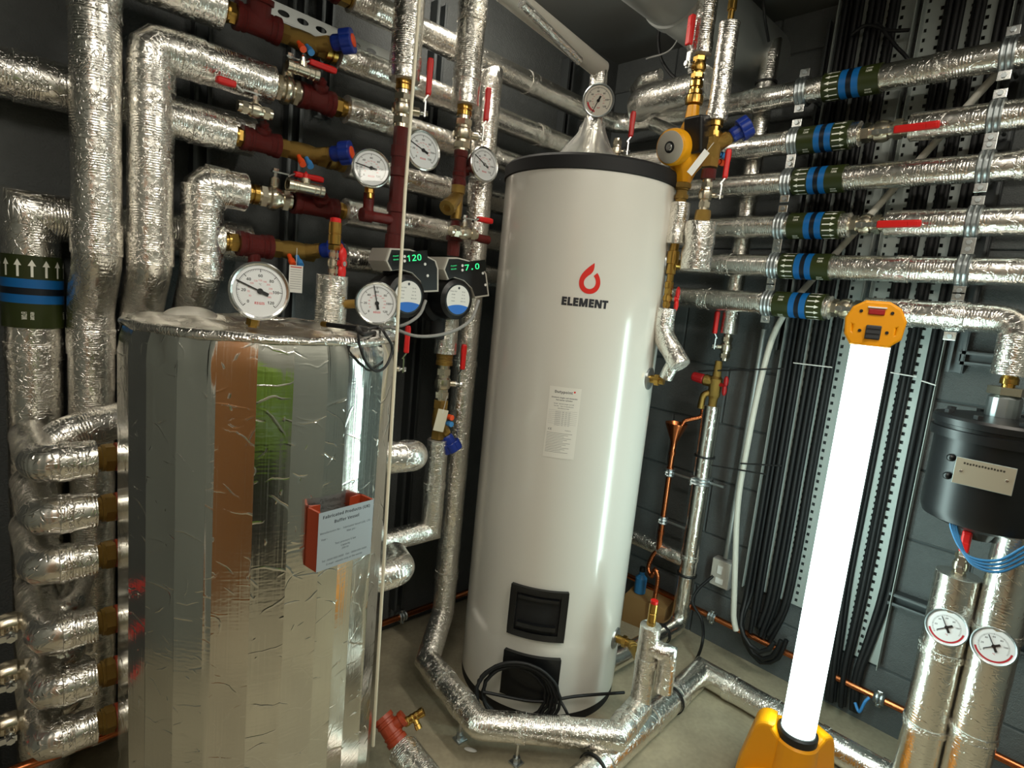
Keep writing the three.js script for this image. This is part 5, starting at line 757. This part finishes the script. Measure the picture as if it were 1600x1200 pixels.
// ------------------------------------------------------------------ black separator and the two gauge pipes at the right edge
{
  const fx = Z(1574, 610, -1.95), F0 = V(fx.x, 0, -1.95), fy = (py) => onRow(F0, YP, py);
  foilPipe('foil sleeve above the black separator, under the lowest pipe elbow', [fy(524).clone(), fy(586)], 0.043, { lump: 0.004 });
  stack('brass_fitting', 'brass nut and steel nipple on top of the black separator', F0, fy, M.brass, [[585, 0], [585, 0.014], [592, 0.02], [600, 0.02], [601, 0.014], [606, 0.014], [606, 0]]);
  const o = thing('dirt_separator', 'black cylindrical dirt separator with a metal nameplate', 'separator', fy(832)), up = (p) => rv(turned(p, fy), 56).rotateZ(Math.PI / 2).translate(F0.x, 0, F0.z);
  part(o, 'vessel', up([[838, 0], [838, 0.04], [826, 0.05], [818, 0.1], [812, 0.125], [800, 0.132], [690, 0.132], [688, 0.136]]), M.black); part(o, 'lid', up([[690, 0.13], [689, 0.143], [676, 0.143], [675, 0.137], [670, 0.137], [669, 0.143], [660, 0.143], [656, 0.138], [652, 0.09], [650, 0]]), M.black);
  for (let k = 0; k < 8; k++) { const a = k * Math.PI / 4 + 0.3; part(o, 'bolt', merge(hexX(0.011, 0.014).rotateZ(Math.PI / 2)).translate(F0.x + Math.cos(a) * 0.115, fy(658).y + 0.008, F0.z + Math.sin(a) * 0.115), M.blackMat); }
  part(o, 'socket', up([[655, 0.035], [648, 0.037], [622, 0.037], [618, 0.03], [617, 0.02]]), M.zinc, 'steel threaded socket'); part(o, 'hex_nut', merge(aim(hexX(0.042, 0.02), fy(611), YP)), M.nickel);
  const c = hit(F0, 0.133, 1537, 743), n = c.clone().sub(F0).setY(0).normalize(), np = canvasTex(256, 160, (t) => { t.fillStyle = '#b9ae9a'; t.fillRect(0, 0, 256, 160); t.fillStyle = '#4a443a'; t.font = 'bold 22px sans-serif'; t.textAlign = 'center'; for (let i = 0; i < 14; i++) t.fillRect(34 + i * 13, 22 + (i % 3), 9, 12); });
  const pl = part(o, 'nameplate', aim(box(0.003, 0.068, 0.118, 0.004, 0, 0, 0.001), c, n, YP), M.pale, 'dull metal plate'); part(pl, 'print', aim(new THREE.PlaneGeometry(0.116, 0.066).rotateY(Math.PI / 2).translate(0.0058, 0, 0), c, n, YP), std(0xffffff, 0.4, 0.6, { map: np })); for (const q of [-1, 1]) part(pl, 'rivet', aim(rv([[0.0055, 0.004], [0.0075, 0.003], [0.008, 0]], 12).translate(0, 0, q * 0.045), c, n, YP), M.steel);
  for (const q of [0, 1]) { const b = hit(F0, 0.134, 1486 - q * 6, 715 + q * 28); part(o, 'boss', new THREE.SphereGeometry(0.01, 16, 10).translate(b.x, b.y, b.z), M.black); }
  const G1 = Z(1482, 967, -1.95), G2 = Z(1556, 996, -1.95), g1 = (py) => onRow(G1, YP, py), g2 = (py) => onRow(G2, YP, py);
  foilPipe('left of the two thick foil pipes with dials at the lower right', [g1(897), V(G1.x, 0.01, G1.z)], 0.052, { lump: 0.0008, tapes: [[0, 0.3, 0.02], [0, 0.6, 0.02]], mat: M.foilSleek });
  foilPipe('right of the two thick foil pipes with dials, under the separator', [g2(832), V(G2.x, 0.01, G2.z)], 0.052, { lump: 0.0008, tapes: [[0, 0.3, 0.02], [0, 0.62, 0.02]], mat: M.foilSleek });
  for (const [G, g, py, l] of [[G1, g1, 967, 'left'], [G2, g2, 996, 'right']]) { const e = g(py), n = toEye(e); const c = e.clone().addScaledVector(n.clone().setY(0).normalize(), 0.064); gauge(`small round thermometer on the ${l} foil pipe at the lower right`, c, n.clone().setY(n.y * 0.9), { R: 0.046, needle: -20, kind: 'clock', name: 'pipe_thermometer', case_: M.zinc, depth: 0.018, stem: 'back', stemLen: 0.02 }); }
  ballValve('nickel valve with upright red lever on top of the left dial pipe', g1(883), YP, toEye(g1(883)), { s: 0.62, lever: 1, grip: 0.06 });
  for (let k = 0; k < 4; k++) tubeThing('blue_tube', 'thin blue tube looping below the black separator', 'tube', smooth([Z(1484 + k * 3, 790, -1.86), Z(1488 + k * 3, 830 + k * 2, -1.84), Z(1512 + k * 2, 868 + k * 4, -1.83), Z(1556, 876 + k * 6, -1.83), Z(1606, 852 + k * 8, -1.84)], 40), 0.0035, M.bluePlastic, 'blue tubes below the black separator', 8);
}
// ------------------------------------------------------------------ work lamp
{
  const b = Y(1247, 1140, 0.235), L = V(b.x, 0, b.z), y0 = 0.233, y1 = onRow(L, YP, 533).y, o = thing('work_lamp', 'tall glowing tube work lamp with yellow base and head', 'work lamp', L), R = 0.045;
  const lat = (p, n = 40) => rv(p, n, 0.4).rotateZ(Math.PI / 2);
  const lt = RIGHT.clone().setY(0).normalize(), ang = Math.atan2(-lt.z, lt.x);
  const bs = local(o, 'base', lat([[0.0, 0.0], [0.0, 0.135], [0.02, 0.14], [0.075, 0.125], [0.1, 0.085], [0.11, 0.064], [0.205, 0.06], [0.212, 0.054], [0.2, 0.05], [0.2, 0]]), M.yellow, 'yellow plastic foot');
  const wing = (d, w, h, turn) => { const s = new THREE.Shape(); s.moveTo(0.045, 0); s.lineTo(0.045 + w + 0.03, 0); s.lineTo(0.045 + w + 0.028, 0.06); s.lineTo(0.045 + w, h - 0.03); s.quadraticCurveTo(0.045 + w - 0.004, h, 0.045 + w - 0.034, h); s.quadraticCurveTo(0.075, h - 0.006, 0.05, h - 0.028); return new THREE.ExtrudeGeometry(s, { depth: d, bevelEnabled: true, bevelSize: 0.01, bevelThickness: 0.012, bevelSegments: 3, curveSegments: 10 }).translate(0, 0, -d / 2).rotateY(ang + turn); };
  local(bs, 'wing', wing(0.06, 0.06, 0.235, Math.PI - 0.55), M.yellow); local(bs, 'wing', wing(0.05, 0.065, 0.215, 0.35), M.yellow); local(bs, 'wing', wing(0.05, 0.06, 0.2, 1.9), M.yellow);
  local(o, 'collar', lat([[0.195, 0.03], [0.195, 0.0545], [0.232, 0.0545], [0.237, 0.049], [0.237, 0.03]]), M.rubber, 'black rubber ring');
  local(o, 'lamp_tube', new THREE.CylinderGeometry(R, R, y1 - y0, 40, 1, true).translate(0, (y0 + y1) / 2, 0), std(0xffffff, 0.4, 0, { emissive: COOL, emissiveIntensity: 2.6 }), 'glowing white tube');
  const hc = y1 + 0.045, s = new THREE.Shape(), pts = [[-0.044, -0.052], [0.036, -0.052], [0.058, -0.032], [0.062, 0.01], [0.048, 0.038], [0.024, 0.052], [-0.026, 0.052], [-0.05, 0.036], [-0.062, 0.008], [-0.058, -0.03]];
  pts.forEach((q, i) => s[i ? 'lineTo' : 'moveTo'](...q)); for (const q of [-1, 1]) { const h = new THREE.Path(); [[q * 0.044, -0.03], [q * 0.052, -0.026], [q * 0.054, 0.0], [q * 0.042, -0.004]].forEach((v, i) => h[i ? 'lineTo' : 'moveTo'](...v)); s.holes.push(h); }
  const c = V(L.x, hc, L.z), n = toEye(c).setY(0).normalize(), head = part(o, 'head', aim(new THREE.ExtrudeGeometry(s, { depth: 0.07, bevelEnabled: true, bevelSize: 0.006, bevelThickness: 0.006, bevelSegments: 3 }).translate(0, 0, -0.035).rotateY(Math.PI / 2), c, n, YP), M.yellow, 'yellow plastic head');
  part(head, 'switch', aim(merge(box(0.008, 0.036, 0.034, 0.044, -0.022, 0, 0.003), ...[-0.034, -0.022, -0.01].map((y) => box(0.003, 0.006, 0.03, 0.049, y, 0))), c, n, YP), M.darkGrey, 'grey rocker switch');
  part(head, 'indicator', aim(box(0.006, 0.014, 0.036, 0.042, 0.03, 0, 0.002), c, n, YP), M.darkRed, 'dark red window'); part(head, 'window_frame', aim(box(0.006, 0.004, 0.042, 0.043, 0.041, 0, 0.001), c, n, YP), M.white);
  for (const [y, z] of [[0.03, -0.034], [0.03, 0.034], [-0.02, -0.03], [-0.02, 0.03]]) part(head, 'screw', aim(cylX(0.004, 0.004, 0.041), c.clone().add(V(0, y, 0)).addScaledVector(V(n.z, 0, -n.x), z), n, YP), M.blackMat);
  part(o, 'neck', sweep([V(L.x, y1 - 0.012, L.z), V(L.x, y1 + 0.004, L.z)], 0.0455, { seg: 32 }), M.yellow);
  for (let k = 0; k < 4; k++) { const a = k * Math.PI / 2 + 0.6, d = V(Math.sin(a), 0, Math.cos(a)), p = L.clone().addScaledVector(d, R + 0.003).setY((y0 + y1) / 2); rectLight(COOL, TUBE, 0.055, y1 - y0 - 0.04, p, p.clone().add(d)); }
}
// ------------------------------------------------------------------ on the floor
{
  const c = hit(CC, CR + 0.06, 803, 1088), o = thing('cable_coil', 'coil of black cable leaning against the foot of the white cylinder', 'cable', V(c.x, 0.01, c.z)), n = toEye(c).setY(0.12).normalize(), u = V().crossVectors(YP, n).normalize(), w = V().crossVectors(n, u);
  for (let k = 0; k < 6; k++) { const r = 0.088 + k * 0.006, pts = []; for (let q = 0; q <= 40; q++) { const a = q / 40 * Math.PI * 2; pts.push(c.clone().addScaledVector(u, Math.cos(a) * r * 1.15 + rnd(-0.003, 0.003) + (k % 3) * 0.006).addScaledVector(w, Math.sin(a) * r * 0.95 + (k % 2) * 0.004).addScaledVector(n, (k - 3) * 0.006)); } part(o, 'loop', sweep(pts, 0.0055, { seg: 8 }), M.cable); }
  part(o, 'tail', sweep(smooth([c.clone().addScaledVector(u, -0.1), Y(840, 1096, 0.11), Y(900, 1088, 0.12), Y(975, 1082, 0.1)], 40), 0.005, { seg: 8 }), M.cable);
  tubeThing('black_cable', 'black cable from the lower cover, under the floor pipe to the front', 'cable', smooth([hit(CC, CR + 0.01, 866, 1080), Y(884, 1110, 0.1), Y(896, 1140, 0.02), Y(912, 1166, 0.012), Y(935, 1180, 0.012), Y(950, 1208, 0.012)], 40), 0.005, M.cable);
  const p = Y(1002, 985, 0), b = thing('cardboard_box', 'small brown cardboard box behind the white cylinder', 'box', V(p.x - 0.02, 0, p.z - 0.07)); b.rotation.y = 0.2; b.updateMatrixWorld(); local(b, 'carton', box(0.19, 0.13, 0.12, 0, 0.065, 0), M.card); local(b, 'flap', box(0.19, 0.003, 0.06, 0, 0.131, -0.03), M.card);
  const q = thing('spray_bottle', 'dark blue bottle standing on the cardboard box', 'bottle', V(p.x - 0.07, 0.134, p.z - 0.06)); local(q, 'bottle_body', rv([[0, 0], [0, 0.026], [0.07, 0.026], [0.085, 0.012], [0.1, 0.012]].map(([a, r]) => [a, r])).rotateZ(Math.PI / 2), M.bluePlastic); local(q, 'cap', cylY(0.013, 0.02, 0, 0.11, 0), M.black);
  const chip = Y(735, 1172, 0.003); solo('plaster_chip', 'small pale chip lying on the floor in front of the slanting pipe', 'debris', new THREE.IcosahedronGeometry(0.012, 1).scale(1.8, 0.3, 0.7).rotateY(0.6).translate(chip.x, 0.004, chip.z), M.white);
}
renderer.render(scene, camera);
